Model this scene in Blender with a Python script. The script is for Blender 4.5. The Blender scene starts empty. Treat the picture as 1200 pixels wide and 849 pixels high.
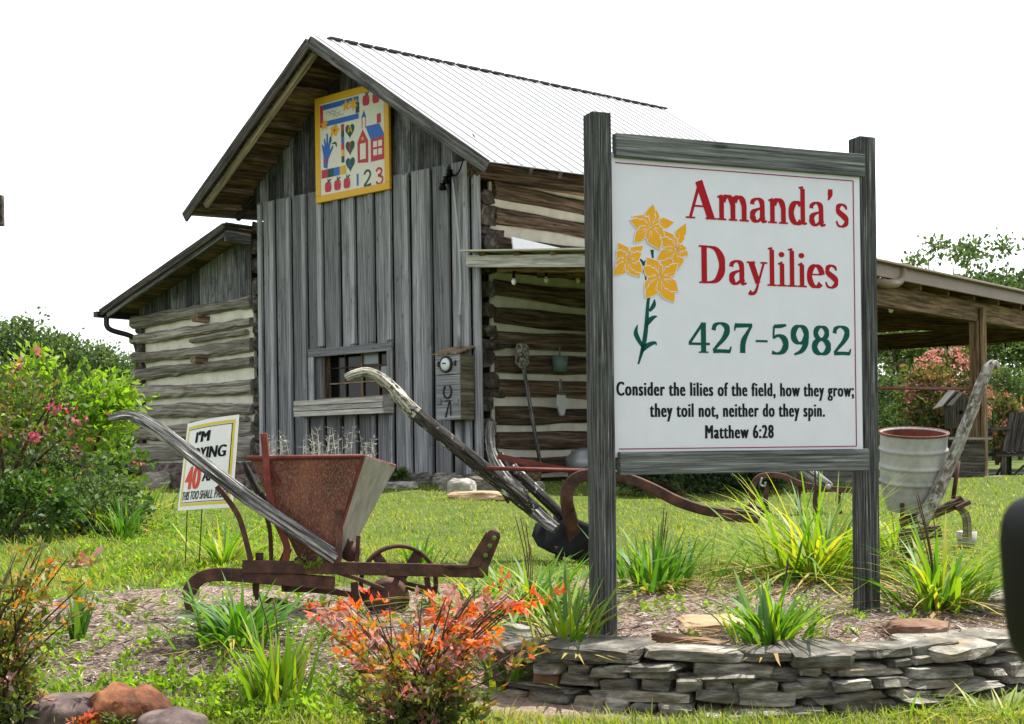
import bpy, bmesh, math, random
import numpy as np
from mathutils import Vector, Matrix, noise as mnoise
R = math.radians
rnd = random.Random(7)
rng = np.random.default_rng(11)
scene = bpy.context.scene
COL = scene.collection

# ------------------------------------------------------------------ camera, sky, sun, exposure
EYE = 1.2; FPX = 1600.0; UC = 600.0; VH = 532.0; ROLL = 0.013
cam_d = bpy.data.cameras.new('camera'); cam = bpy.data.objects.new('camera', cam_d); COL.objects.link(cam)
cam_d.sensor_width = 36; cam_d.lens = FPX / 1200 * 36
cam_d.shift_y = (VH - 424.5) / 1200
cam_d.clip_start = 0.05; cam_d.clip_end = 2000
cr, sr = math.cos(ROLL), math.sin(ROLL)
cam.matrix_world = Matrix(((cr, sr, 0, 0), (0, 0, -1, 0), (-sr, cr, 0, EYE), (0, 0, 0, 1)))
cam_d.dof.use_dof = True; cam_d.dof.focus_distance = 7.5; cam_d.dof.aperture_fstop = 13
scene.camera = cam

SUN_H = Vector((0.80, 0.60)).normalized(); SUN_EL = R(64)
w = bpy.data.worlds.new('World'); scene.world = w; w.use_nodes = True
nt = w.node_tree
for n_ in list(nt.nodes): nt.nodes.remove(n_)
sky = nt.nodes.new('ShaderNodeTexSky'); sky.sky_type = 'NISHITA'; sky.sun_disc = False
sky.sun_elevation = SUN_EL; sky.sun_rotation = math.atan2(SUN_H.x, SUN_H.y)
sky.air_density = 1.0; sky.dust_density = 1.2; sky.ozone_density = 0.6; sky.altitude = 100
hs = nt.nodes.new('ShaderNodeHueSaturation'); hs.inputs['Saturation'].default_value = 0.24
bg = nt.nodes.new('ShaderNodeBackground'); bg.inputs['Strength'].default_value = 0.15
wo = nt.nodes.new('ShaderNodeOutputWorld')
nt.links.new(sky.outputs[0], hs.inputs['Color']); nt.links.new(hs.outputs[0], bg.inputs['Color']); nt.links.new(bg.outputs[0], wo.inputs[0])
sun_d = bpy.data.lights.new('sun', 'SUN'); sun_d.energy = 4.2; sun_d.angle = R(0.6); sun_d.color = (1.0, 0.955, 0.88)
sun = bpy.data.objects.new('sun', sun_d); COL.objects.link(sun)
sv = Vector((SUN_H.x * math.cos(SUN_EL), SUN_H.y * math.cos(SUN_EL), math.sin(SUN_EL)))
sun.rotation_euler = sv.to_track_quat('Z', 'Y').to_euler()
sun.location = (10, 10, 30)
vs = scene.view_settings
vs.view_transform = 'Standard'; vs.look = 'None'; vs.gamma = 1; vs.exposure = 1.22

# ------------------------------------------------------------------ pixel rays and frames
def ray(u, v):
    du, dv = u - UC, VH - v
    return Vector(((du*cr + dv*sr)/FPX, 1.0, (-du*sr + dv*cr)/FPX))
def P(u, v, Y):
    d = ray(u, v); return Vector((d.x*Y, Y, EYE + d.z*Y))
def onplane(u, v, p0, n):
    d = ray(u, v); o = Vector((0, 0, EYE)); k = (p0 - o).dot(n)/d.dot(n); return o + d*k

def ywall(x): return 5.12 + 0.42*((x - 1.02)/1.0)**2
_yk = [-50, 0, 4.6, 5.2, 5.9, 7.0, 12.0, 18.8, 40, 80, 400, 900]
_zk = [0.1, .17, .24, .31, .42, .457, .61, .80, .74, .6, .6, .6]
def gz_np(x, y):
    x = np.asarray(x, float); y = np.asarray(y, float)
    z = np.interp(y, _yk, _zk)
    yw = 5.12 + 0.42*(x - 1.02)**2
    on = np.clip((x + 0.35)/0.3, 0, 1)*np.clip((3.0 - x)/0.4, 0, 1)
    step = np.clip((y - yw - 0.10)/0.10, 0, 1)
    low = np.interp(y, [0, 4.6, 6.4], [.17, .205, .23])
    inbed = np.clip((8.2 - y)/1.6, 0, 1)*on
    zb = low*(1 - step) + np.maximum(z, .42)*step
    z = z*(1 - inbed) + zb*inbed
    return z + 0.010*np.sin(x*2.3 + y*1.7) + 0.007*np.sin(x*5.1 - y*4.3)
def gz(x, y): return float(gz_np(x, y))
def ground_np(u, v):
    du, dv = u - UC, VH - v
    dx = (du*cr + dv*sr)/FPX; dz = (-du*sr + dv*cr)/FPX
    Y = np.full(u.shape, 6.0)
    lo = np.full(u.shape, 3.0); hi = np.full(u.shape, 70.0)
    for _ in range(40):
        m = (lo + hi)/2
        above = EYE + dz*m > gz_np(dx*m, m)
        lo = np.where(above, m, lo); hi = np.where(above, hi, m)
    Y = (lo + hi)/2
    return np.stack([dx*Y, Y, gz_np(dx*Y, Y)], 1)
def G(u, v):
    return Vector(ground_np(np.array([float(u)]), np.array([float(v)]))[0])

# ------------------------------------------------------------------ materials
def newmat(name):
    m = bpy.data.materials.new(name); m.use_nodes = True; t = m.node_tree
    for n in list(t.nodes): t.nodes.remove(n)
    out = t.nodes.new('ShaderNodeOutputMaterial')
    return m, t, out
def nd(t, typ, **kw):
    n = t.nodes.new(typ)
    for k, v in kw.items():
        if k in n.inputs: n.inputs[k].default_value = v
        else: setattr(n, k, v)
    return n
def ramp(t, fac, stops):
    r = t.nodes.new('ShaderNodeValToRGB'); e = r.color_ramp.elements
    while len(e) < len(stops): e.new(0.5)
    for i, (p, c) in enumerate(stops):
        e[i].position = p; e[i].color = (c[0], c[1], c[2], 1)
    t.links.new(fac, r.inputs[0]); return r.outputs[0]
def mixc(t, fac, a, b, mode='MIX'):
    m = t.nodes.new('ShaderNodeMix'); m.data_type = 'RGBA'; m.blend_type = mode
    for s, val in ((0, fac), (6, a), (7, b)):
        if hasattr(val, 'links') or hasattr(val, 'is_linked'): t.links.new(val, m.inputs[s])
        elif isinstance(val, (int, float)): m.inputs[s].default_value = val
        else: m.inputs[s].default_value = (val[0], val[1], val[2], 1)
    return m.outputs[2]
def coords(t, kind, scale=(1, 1, 1)):
    if kind == 'lc':
        a = nd(t, 'ShaderNodeAttribute', attribute_name='lc'); o = a.outputs['Vector']
    else:
        a = t.nodes.new('ShaderNodeTexCoord'); o = a.outputs['Object']
    mp = t.nodes.new('ShaderNodeMapping'); mp.inputs['Scale'].default_value = scale
    t.links.new(o, mp.inputs[0]); return mp.outputs[0]
def noise_f(t, vec, scale, detail=5, rough=0.6):
    n = nd(t, 'ShaderNodeTexNoise', Scale=scale, Detail=detail, Roughness=rough)
    t.links.new(vec, n.inputs['Vector']); return n.outputs['Fac']
def varf(t, lo, hi):
    a = nd(t, 'ShaderNodeAttribute', attribute_name='var')
    mr = t.nodes.new('ShaderNodeMapRange'); mr.inputs['To Min'].default_value = lo; mr.inputs['To Max'].default_value = hi
    t.links.new(a.outputs['Fac'], mr.inputs['Value']); return mr.outputs[0]
def scalec(t, col, f):
    n = t.nodes.new('ShaderNodeVectorMath'); n.operation = 'SCALE'
    t.links.new(col, n.inputs[0]); t.links.new(f, n.inputs['Scale']); return n.outputs[0]
def finish(t, out, col, rough=0.8, metal=0.0, bump=None, bstr=0.4, bdist=0.01, spec=0.3):
    p = nd(t, 'ShaderNodeBsdfPrincipled', Roughness=rough, Metallic=metal)
    p.inputs['Specular IOR Level'].default_value = spec
    if hasattr(col, 'is_linked'): t.links.new(col, p.inputs['Base Color'])
    else: p.inputs['Base Color'].default_value = (*col, 1)
    if bump is not None:
        b = nd(t, 'ShaderNodeBump', Strength=bstr, Distance=bdist)
        t.links.new(bump, b.inputs['Height']); t.links.new(b.outputs[0], p.inputs['Normal'])
    t.links.new(p.outputs[0], out.inputs[0]); return p
def wood(name, stops, grain=(1.6, 26, 26), vlo=0.7, vhi=1.25, stain=None, stain_lim=(0.55, 0.75), stain_scale=1.4, bstr=0.5, rough=0.85, bd=0.006):
    m, t, out = newmat(name)
    v = coords(t, 'lc', grain); f0 = noise_f(t, v, 1.0, 8, 0.7)
    mr = t.nodes.new('ShaderNodeMapRange'); mr.inputs['From Min'].default_value = .27; mr.inputs['From Max'].default_value = .73
    t.links.new(f0, mr.inputs['Value']); f = mr.outputs[0]
    c = ramp(t, f, stops)
    kv = coords(t, 'lc', (2.2, 7, 7)); vo = nd(t, 'ShaderNodeTexVoronoi', Scale=1.0); t.links.new(kv, vo.inputs['Vector'])
    kk = ramp(t, vo.outputs['Distance'], [(.05, (.28, .25, .23)), (.115, (1, 1, 1))]); c = mixc(t, .75, c, kk, 'MULTIPLY')
    v3 = coords(t, 'lc', (grain[0]*.35, grain[1]*.14, grain[2]*.14)); f3 = noise_f(t, v3, 1.0, 3, .5)
    c = mixc(t, 0.55, c, ramp(t, f3, [(.25, (.62, .62, .62)), (.75, (1.25, 1.25, 1.25))]), 'MULTIPLY')
    if stain:
        v2 = coords(t, 'lc', (1, 1.6, 1.6)); f2 = noise_f(t, v2, stain_scale, 6, .7)
        k = ramp(t, f2, [(stain_lim[0], (0, 0, 0)), (stain_lim[1], (1, 1, 1))])
        c = mixc(t, k, c, stain)
    # fine dark checks along the grain
    v4 = coords(t, 'lc', (grain[0]*1.2, grain[1]*2.6, grain[2]*2.6)); f4 = noise_f(t, v4, 1.0, 2, .5)
    k4 = ramp(t, f4, [(.30, (.35, .33, .31)), (.39, (1, 1, 1))])
    c = mixc(t, 0.8, c, k4, 'MULTIPLY')
    c = scalec(t, c, varf(t, vlo, vhi))
    finish(t, out, c, rough, bump=f, bstr=bstr, bdist=bd, spec=.14)
    return m
def spotted(name, stops, scale=6, rough=0.8, metal=0.0, detail=8, spots=None, spot_scale=30, spot_lim=(.6, .66), bstr=0.3, bd=.01, vlo=.8, vhi=1.2, spec=.3, stretch=(1, 1, 1)):
    m, t, out = newmat(name)
    v = coords(t, 'o', stretch); f = noise_f(t, v, scale, detail, .65); c = ramp(t, f, stops)
    if spots:
        f2 = noise_f(t, v, spot_scale, 5, .7); c = mixc(t, ramp(t, f2, [(spot_lim[0], (0, 0, 0)), (spot_lim[1], (1, 1, 1))]), c, spots)
    c = scalec(t, c, varf(t, vlo, vhi))
    finish(t, out, c, rough, metal, f, bstr, bd, spec); return m
def plain(name, col, rough=0.6, metal=0.0, spec=.3):
    m, t, out = newmat(name)
    v = coords(t, 'o'); f = noise_f(t, v, 9, 4, .6)
    c = mixc(t, 1.0, ramp(t, f, [(.3, (.96, .96, .96)), (.7, (1.02, 1.02, 1.02))]), col, 'MULTIPLY')
    finish(t, out, c, rough, metal, None, spec=spec); return m
def leafm(name, stops, trans=0.45, gloss=0.06, tint=(1.15, 1.25, .6)):
    m, t, out = newmat(name)
    a = nd(t, 'ShaderNodeAttribute', attribute_name='var'); c = ramp(t, a.outputs['Fac'], stops)
    d = t.nodes.new('ShaderNodeBsdfDiffuse'); t.links.new(c, d.inputs[0])
    tr = t.nodes.new('ShaderNodeBsdfTranslucent'); t.links.new(mixc(t, 1.0, c, tint, 'MULTIPLY'), tr.inputs[0])
    mx = nd(t, 'ShaderNodeMixShader', Fac=trans); t.links.new(d.outputs[0], mx.inputs[1]); t.links.new(tr.outputs[0], mx.inputs[2])
    g = nd(t, 'ShaderNodeBsdfGlossy', Roughness=.55); mx2 = nd(t, 'ShaderNodeMixShader', Fac=gloss*.45)
    t.links.new(mx.outputs[0], mx2.inputs[1]); t.links.new(g.outputs[0], mx2.inputs[2]); t.links.new(mx2.outputs[0], out.inputs[0])
    return m

M = {}
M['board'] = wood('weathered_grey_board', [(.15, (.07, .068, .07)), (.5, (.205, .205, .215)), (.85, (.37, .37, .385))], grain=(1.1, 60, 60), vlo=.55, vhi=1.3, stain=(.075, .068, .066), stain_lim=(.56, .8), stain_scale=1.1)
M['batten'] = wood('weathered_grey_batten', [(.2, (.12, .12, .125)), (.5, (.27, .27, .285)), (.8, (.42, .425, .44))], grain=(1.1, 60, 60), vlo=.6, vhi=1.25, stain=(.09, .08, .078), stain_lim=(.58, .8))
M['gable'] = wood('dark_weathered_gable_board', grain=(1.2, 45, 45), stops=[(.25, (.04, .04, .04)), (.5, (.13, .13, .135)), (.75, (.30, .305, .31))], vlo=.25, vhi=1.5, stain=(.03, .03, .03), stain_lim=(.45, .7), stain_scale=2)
M['rake'] = wood('grey_rake_board', [(.25, (.05, .048, .045)), (.5, (.12, .115, .11)), (.75, (.24, .23, .22))])
M['brownwood'] = wood('brown_underside_wood', [(.25, (.055, .036, .022)), (.5, (.15, .10, .06)), (.75, (.29, .20, .12))], vlo=.4, vhi=1.5)
M['tanwood'] = wood('tan_barge_rafter_wood', [(.25, (.18, .14, .09)), (.5, (.32, .26, .18)), (.75, (.45, .38, .28))])
M['darkwood'] = wood('dark_old_wood', [(.25, (.02, .017, .014)), (.5, (.055, .047, .04)), (.75, (.11, .095, .08))])
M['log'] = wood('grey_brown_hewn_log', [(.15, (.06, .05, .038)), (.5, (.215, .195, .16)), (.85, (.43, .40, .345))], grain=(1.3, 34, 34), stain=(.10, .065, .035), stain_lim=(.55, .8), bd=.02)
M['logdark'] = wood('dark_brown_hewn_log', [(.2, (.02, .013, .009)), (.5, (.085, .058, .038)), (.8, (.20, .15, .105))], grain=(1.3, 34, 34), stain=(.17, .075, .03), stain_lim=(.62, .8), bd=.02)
M['logend'] = spotted('dark_log_end', [(.3, (.012, .01, .008)), (.5, (.045, .036, .028)), (.7, (.17, .145, .12))], 9, bd=.03, bstr=.8)
M['chink'] = spotted('cream_chinking', [(.3, (.50, .47, .38)), (.6, (.68, .65, .55)), (.8, (.75, .72, .64))], 4, spots=(.3, .2, .12), spot_scale=9, spot_lim=(.66, .8))
M['post'] = wood('dark_painted_post_wood', [(.25, (.016, .017, .016)), (.5, (.055, .057, .054)), (.72, (.12, .122, .115)), (.92, (.36, .36, .345))], grain=(3, 120, 120), vlo=.85, vhi=1.15, stain=(.11, .118, .118), stain_lim=(.55, .85), stain_scale=4, bd=.003)
M['rail'] = wood('grey_green_rail_wood', [(.2, (.04, .043, .042)), (.5, (.115, .122, .118)), (.75, (.21, .222, .212)), (.95, (.36, .38, .38))], grain=(2.2, 85, 85), vlo=.85, vhi=1.15, bd=.003)
M['panel'] = plain('painted_white_panel', (.61, .615, .67), .35, spec=.4)
M['red'] = plain('red_lettering', (.34, .010, .015), .45, spec=.06)
M['teal'] = plain('dark_green_lettering', (.005, .075, .058), .45, spec=.06)
M['black'] = plain('black_lettering', (.012, .014, .017), .5, spec=.06)
M['amber'] = plain('amber_lily_paint', (.72, .35, .02), .5, spec=.06)
M['pink'] = plain('purple_border_line', (.30, .03, .08), .5, spec=.06)
M['roofmetal'] = spotted('white_roof_metal', [(.3, (.30, .305, .32)), (.55, (.335, .34, .35)), (.75, (.35, .35, .36))], 1.2, rough=.5, metal=0.0, bstr=.05)
M['darkroof'] = spotted('dark_roof_shingle', [(.3, (.02, .02, .02)), (.7, (.06, .06, .06))], 12)
M['cream_roof'] = spotted('pale_roof_underside', [(.3, (.42, .40, .32)), (.7, (.58, .56, .47))], 2)
M['fascia'] = spotted('brown_metal_fascia', [(.3, (.13, .09, .06)), (.7, (.20, .145, .10))], 2, rough=.5, stretch=(1, 1, 1))
M['porchwood'] = wood('brown_porch_timber', [(.25, (.055, .035, .02)), (.5, (.14, .09, .05)), (.75, (.26, .175, .10))], vlo=.75, vhi=1.25)
M['deck'] = wood('grey_deck_board', [(.25, (.10, .09, .075)), (.5, (.20, .185, .16)), (.75, (.32, .30, .27))])
M['rust'] = spotted('brown_rusted_iron', [(.3, (.02, .010, .008)), (.5, (.062, .026, .018)), (.72, (.135, .055, .033))], 14, rough=.7, spots=(.17, .11, .09), spot_scale=45, spot_lim=(.62, .75), bstr=.35, bd=.004)
M['rustred'] = spotted('red_rusted_paint', [(.3, (.06, .013, .010)), (.55, (.135, .027, .018)), (.75, (.21, .055, .035))], 12, rough=.7, bstr=.25, bd=.003)
M['hopper'] = spotted('rusted_red_hopper_sheet', [(.3, (.045, .015, .010)), (.5, (.13, .036, .02)), (.68, (.22, .075, .04))], 5, rough=.6, spots=(.27, .19, .14), spot_scale=160, spot_lim=(.47, .75), stretch=(1, 1, .45), bstr=.25, bd=.003)
M['galv'] = spotted('dull_galvanised_sheet', [(.3, (.20, .19, .17)), (.6, (.34, .335, .31)), (.8, (.44, .435, .41))], 6, rough=.5, metal=.3, spots=(.30, .18, .10), spot_scale=5, spot_lim=(.66, .85), bstr=.05, stretch=(3, 3, .8))
M['barrel'] = spotted('weathered_zinc_barrel', [(.3, (.19, .185, .18)), (.5, (.33, .325, .32)), (.75, (.46, .455, .45))], 6, rough=.6, metal=.1, spots=(.30, .22, .13), spot_scale=7, spot_lim=(.62, .85), bstr=.05)
M['iron'] = spotted('black_ploughshare_iron', [(.3, (.006, .006, .007)), (.7, (.018, .018, .02))], 8, rough=.65, spots=(.06, .035, .025), spot_scale=11, spot_lim=(.66, .85), bstr=.1, spec=.12)
M['handle'] = wood('bleached_grey_handle_wood', [(.32, (.045, .042, .04)), (.5, (.17, .165, .16)), (.68, (.40, .39, .37))], grain=(4, 75, 75), stain=(.035, .03, .028), stain_lim=(.58, .8), stain_scale=5, bstr=.9, bd=.008)
M['handledark'] = wood('dark_peeling_handle_wood', [(.25, (.010, .009, .008)), (.5, (.035, .032, .028)), (.85, (.11, .10, .092))], grain=(5, 60, 60), stain=(.55, .54, .50), stain_lim=(.60, .645), stain_scale=11, bstr=.9, bd=.006)
M['handlepale'] = wood('pale_lichen_handle_wood', [(.28, (.12, .11, .085)), (.5, (.30, .285, .235)), (.75, (.50, .48, .42))], grain=(5, 60, 60), stain=(.045, .04, .03), stain_lim=(.50, .57), stain_scale=14)
M['handlelichen'] = wood('lichen_covered_handle_wood', [(.28, (.15, .12, .105)), (.5, (.30, .26, .23)), (.75, (.52, .48, .44))], grain=(9, 30, 30), stain=(.58, .58, .50), stain_lim=(.5, .6), stain_scale=18, bd=.012, bstr=1)
M['slate'] = spotted('grey_fieldstone', [(.3, (.035, .031, .024)), (.5, (.155, .143, .115)), (.72, (.45, .43, .39))], 7, spots=(.21, .155, .08), spot_scale=5, spot_lim=(.52, .75), bstr=1.0, bd=.03, vlo=.5, vhi=1.4, stretch=(1, 1, 4.5))
M['rustystone'] = spotted('rusty_brown_fieldstone', [(.3, (.06, .035, .022)), (.55, (.19, .10, .055)), (.75, (.34, .25, .18))], 5, spots=(.16, .16, .15), spot_scale=5, spot_lim=(.55, .7), bstr=.8, bd=.02)
M['tanstone'] = spotted('tan_fieldstone', [(.3, (.28, .16, .08)), (.5, (.45, .30, .17)), (.75, (.55, .44, .30))], 4, spots=(.15, .14, .13), spot_scale=6, spot_lim=(.6, .75), bstr=.7, bd=.02, stretch=(1, 1, 4))
M['boulder'] = spotted('rust_brown_boulder', [(.32, (.025, .010, .006)), (.5, (.13, .042, .014)), (.68, (.27, .11, .045))], 9, spots=(.45, .40, .33), spot_scale=5, spot_lim=(.68, .75), bstr=.8, bd=.02)
M['boulderdark'] = spotted('purple_grey_boulder', [(.32, (.025, .018, .016)), (.5, (.09, .062, .055)), (.7, (.21, .16, .14))], 10, bstr=.6, bd=.02)
M['paleRock'] = spotted('pale_garden_rock', [(.3, (.22, .205, .175)), (.6, (.40, .38, .34))], 6, bstr=.6, bd=.02)
M['frame_yellow'] = plain('yellow_frame_paint', (.66, .36, .02), .45)
M['quiltcream'] = plain('cream_board_paint', (.66, .63, .54), .5)
M['blue'] = plain('blue_paint', (.03, .13, .48), .5)
M['qred'] = plain('crimson_paint', (.46, .03, .06), .5)
M['qgreen'] = plain('dark_green_paint', (.02, .07, .05), .5)
M['glass'] = plain('dark_window_glass', (.006, .007, .008), .12, spec=.25)
M['pane_reflection'] = plain('pale_reflection_paint', (.22, .26, .29), .2); M['dial'] = plain('pale_dial_face', (.6, .63, .64), .3)
M['whiteplastic'] = plain('white_corrugated_plastic', (.80, .80, .79), .5)
M['yellow'] = plain('yellow_line_paint', (.68, .52, .05), .5)
M['oranged'] = plain('orange_red_numeral', (.62, .06, .03), .5)
M['darkmetal'] = plain('dark_metal', (.03, .03, .03), .5, .5)
M['greymetal'] = plain('grey_metal', (.3, .31, .31), .45, .5)
M['greenmetal'] = plain('faded_green_metal', (.09, .15, .13), .5)
M['bulb'] = plain('clear_bulb_glass', (.75, .75, .70), .1, spec=.8)
M['blackplastic'] = plain('black_plastic_housing', (.003, .003, .004), .5, spec=.08)
M['bark'] = wood('tree_bark', [(.3, (.05, .04, .03)), (.6, (.13, .105, .08))], grain=(3, 12, 12))
M['twig'] = wood('dark_twig', [(.3, (.04, .025, .018)), (.6, (.11, .065, .045))])
M['dryleaf'] = leafm('dry_straw', [(0, (.30, .235, .16)), (.5, (.42, .35, .27)), (1, (.22, .15, .10))], .2, .03, (1, 1, .9))
M['mulchstraw'] = leafm('mulch_straw', [(0, (.055, .035, .028)), (.35, (.17, .125, .10)), (.7, (.36, .295, .255)), (1, (.60, .53, .48))], .1, .02, (1, 1, 1))
M['grass'] = leafm('lawn_blade', [(0, (.06, .105, .012)), (.4, (.16, .225, .018)), (.75, (.25, .29, .03)), (.9, (.36, .32, .09)), (1, (.34, .25, .12))], .5, .05, (1.3, 1.35, .5))
M['lily'] = leafm('daylily_blade', [(0, (.025, .10, .010)), (.45, (.07, .185, .014)), (.72, (.20, .29, .016)), (.86, (.42, .36, .05)), (1, (.36, .22, .11))], .45, .08, (1.3, 1.35, .4))
M['nandina'] = leafm('nandina_leaf', [(0, (.07, .125, .02)), (.25, (.13, .19, .02)), (.38, (.26, .20, .02)), (.5, (.52, .19, .012)), (.62, (.66, .13, .012)), (.8, (.60, .05, .025)), (.9, (.36, .17, .16)), (1, (.50, .33, .31))], .55, .08, (1.25, 1.0, .7))
M['leafA'] = leafm('mid_green_leaf', [(0, (.025, .06, .010)), (.5, (.07, .14, .018)), (1, (.15, .22, .03))], .4, .05)
M['leafB'] = leafm('bright_green_leaf', [(0, (.055, .13, .010)), (.5, (.17, .30, .016)), (1, (.28, .38, .03))], .55, .05)
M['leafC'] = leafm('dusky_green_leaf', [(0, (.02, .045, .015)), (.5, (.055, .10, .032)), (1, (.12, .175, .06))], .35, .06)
M['leafFar'] = leafm('far_tree_leaf', [(0, (.03, .055, .022)), (.5, (.085, .14, .04)), (1, (.18, .235, .055))], .35, .03, (1.1, 1.15, .8))
M['leafmyrtle'] = leafm('crepe_myrtle_leaf', [(0, (.03, .06, .015)), (.5, (.10, .11, .03)), (.8, (.24, .10, .05)), (1, (.30, .12, .07))], .4, .05)
M['petal'] = leafm('pink_petal', [(0, (.50, .04, .13)), (.6, (.62, .10, .20)), (1, (.70, .28, .30))], .35, .03, (1.1, .9, .9))
M['salmon'] = leafm('salmon_petal', [(0, (.45, .16, .13)), (.6, (.60, .27, .22)), (1, (.68, .38, .32))], .35, .03, (1.1, .9, .9))
M['wispy'] = leafm('pale_seed_stem', [(0, (.35, .36, .28)), (1, (.55, .55, .46))], .2, .03, (1, 1, 1))

# ------------------------------------------------------------------ mesh builders
class MB:
    def __init__(s): s.V = []; s.F = []; s.L = []; s.C = []; s.smooth = []
    def add(s, vs, fs, ls=None, var=None, smooth=False):
        o = len(s.V); s.V += [tuple(v) for v in vs]
        s.F += [tuple(i + o for i in f) for f in fs]
        if ls is None: ls = vs
        s.L += [tuple(l) for l in ls]
        var = rnd.random() if var is None else var
        s.C += [var]*len(fs); s.smooth += [smooth]*len(fs)
    def beam(s, p0, p1, w, h, up=(0, 0, 1), var=None, seg=1, wob=0.0, w1=None, h1=None):
        """box from p0 to p1; w is its width across, h along 'up'"""
        p0, p1 = Vector(p0), Vector(p1); d = p1 - p0; L = d.length; d = d/L; up = Vector(up)
        x = d.cross(up).normalized(); y = x.cross(d).normalized()
        w1 = w if w1 is None else w1; h1 = h if h1 is None else h1
        off = Vector((rnd.uniform(0, 50), rnd.uniform(0, 50), rnd.uniform(0, 50)))
        vs, ls, fs = [], [], []
        for i in range(seg + 1):
            k = i/seg; ww = w + (w1 - w)*k; hh = h + (h1 - h)*k
            c = p0 + d*(L*k)
            for a, b in ((-1, -1), (1, -1), (1, 1), (-1, 1)):
                ja = rnd.uniform(-wob, wob) if wob else 0; jb = rnd.uniform(-wob, wob) if wob else 0
                vs.append(c + x*(a*ww/2 + ja) + y*(b*hh/2 + jb)); ls.append(off + Vector((L*k, a*ww/2, b*hh/2)))
        for i in range(seg):
            q = 4*i
            for j in range(4): fs.append((q + j, q + (j+1) % 4, q + 4 + (j+1) % 4, q + 4 + j))
        fs.append((3, 2, 1, 0)); e = 4*seg; fs.append((e, e+1, e+2, e+3))
        s.add(vs, fs, ls, var)
    def tube(s, pts, rad, n=8, var=None, cap=True, flat=1.0, wob=0.0, up=None, smooth=True, ridge=0.0):
        pts = [Vector(p) for p in pts]; m = len(pts)
        if not hasattr(rad, '__len__'): rad = [rad]*m
        off = Vector((rnd.uniform(0, 50), rnd.uniform(0, 50), rnd.uniform(0, 50)))
        vs, ls, fs = [], [], []; acc = 0
        ref = Vector(up) if up else None; rg = [1 + rnd.uniform(-ridge, ridge) for _ in range(n)]
        for i, p in enumerate(pts):
            t = (pts[min(i+1, m-1)] - pts[max(i-1, 0)]).normalized()
            if ref is None:
                ref = Vector((0, 0, 1)) if abs(t.z) < .9 else Vector((1, 0, 0))
            x = t.cross(ref).normalized(); y = x.cross(t).normalized()
            if up is None: ref = y
            if i: acc += (p - pts[i-1]).length
            for j in range(n):
                a = 2*math.pi*j/n; r = rad[i]*rg[j]*(1 + (rnd.uniform(-wob, wob) if wob else 0))
                vs.append(p + x*(math.cos(a)*r*flat) + y*(math.sin(a)*r)); ls.append(off + Vector((acc, math.cos(a)*r, math.sin(a)*r)))
        for i in range(m-1):
            for j in range(n): fs.append((i*n+j, i*n+(j+1) % n, (i+1)*n+(j+1) % n, (i+1)*n+j))
        if cap:
            fs.append(tuple(range(n-1, -1, -1))); fs.append(tuple((m-1)*n + j for j in range(n)))
        s.add(vs, fs, ls, var, smooth)
    def log(s, p0, p1, w, h, seg=14, wob=.012, var=None, up=(0, 0, 1)):
        """hewn log: eight sided, uneven"""
        p0, p1 = Vector(p0), Vector(p1); d = (p1-p0); L = d.length; d /= L
        x = d.cross(Vector(up)).normalized(); y = x.cross(d).normalized()
        prof = [(-.5, -.28), (-.3, -.5), (.3, -.5), (.5, -.28), (.5, .28), (.3, .5), (-.3, .5), (-.5, .28)]
        off = Vector((rnd.uniform(0, 50), rnd.uniform(0, 50), rnd.uniform(0, 50))); vs, ls, fs = [], [], []
        ph, q = rnd.uniform(0, 6), rnd.uniform(.5, 1.3)
        for i in range(seg+1):
            k = i/seg; c = p0 + d*(L*k) + y*(.022*math.sin(ph + q*L*k)); hk = h*(1 + .13*math.sin(ph*2 + 1.7*L*k))
            for a, b in prof:
                vs.append(c + x*(a*w + rnd.uniform(-wob, wob)) + y*(b*hk + rnd.uniform(-wob, wob))); ls.append(off + Vector((L*k, a*w, b*h)))
        for i in range(seg):
            for j in range(8): fs.append((i*8+j, i*8+(j+1) % 8, i*8+8+(j+1) % 8, i*8+8+j))
        fs.append(tuple(range(7, -1, -1))); fs.append(tuple(seg*8+j for j in range(8)))
        s.add(vs, fs, ls, var)
    def prism(s, poly, o, ex, ey, thick, var=None):
        """polygon (x,y) in frame o, ex, ey extruded by thick along ex x ey"""
        o, ex, ey = Vector(o), Vector(ex), Vector(ey); ez = ex.cross(ey).normalized(); n = len(poly)
        area = sum(poly[i][0]*poly[(i+1) % n][1] - poly[(i+1) % n][0]*poly[i][1] for i in range(n))
        if area < 0: poly = poly[::-1]
        vs = [o + ex*p[0] + ey*p[1] for p in poly] + [o + ex*p[0] + ey*p[1] + ez*thick for p in poly]
        of = rnd.uniform(0, 50)
        ls = [(p[1] + of, p[0], 0) for p in poly] + [(p[1] + of, p[0], thick) for p in poly]
        fs = [tuple(range(n-1, -1, -1)), tuple(range(n, 2*n))] + [(i, (i+1) % n, n+(i+1) % n, n+i) for i in range(n)]
        s.add(vs, fs, ls, var)
    def lathe(s, prof, c, n=24, var=.5, axis=None, ex=None, smooth=True, a0=0, a1=2*math.pi):
        c = Vector(c); az = Vector(axis or (0, 0, 1)).normalized(); ax = az.orthogonal().normalized(); ay = az.cross(ax)
        vs, fs = [], []; m = len(prof)
        for i, (r, z) in enumerate(prof):
            for j in range(n):
                a = 2*math.pi*j/n; vs.append(c + ax*(r*math.cos(a)) + ay*(r*math.sin(a)) + az*z)
        for i in range(m-1):
            for j in range(n): fs.append((i*n+j, i*n+(j+1) % n, (i+1)*n+(j+1) % n, (i+1)*n+j))
        s.add(vs, fs, [tuple(v - c) for v in vs], var, smooth)
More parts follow.
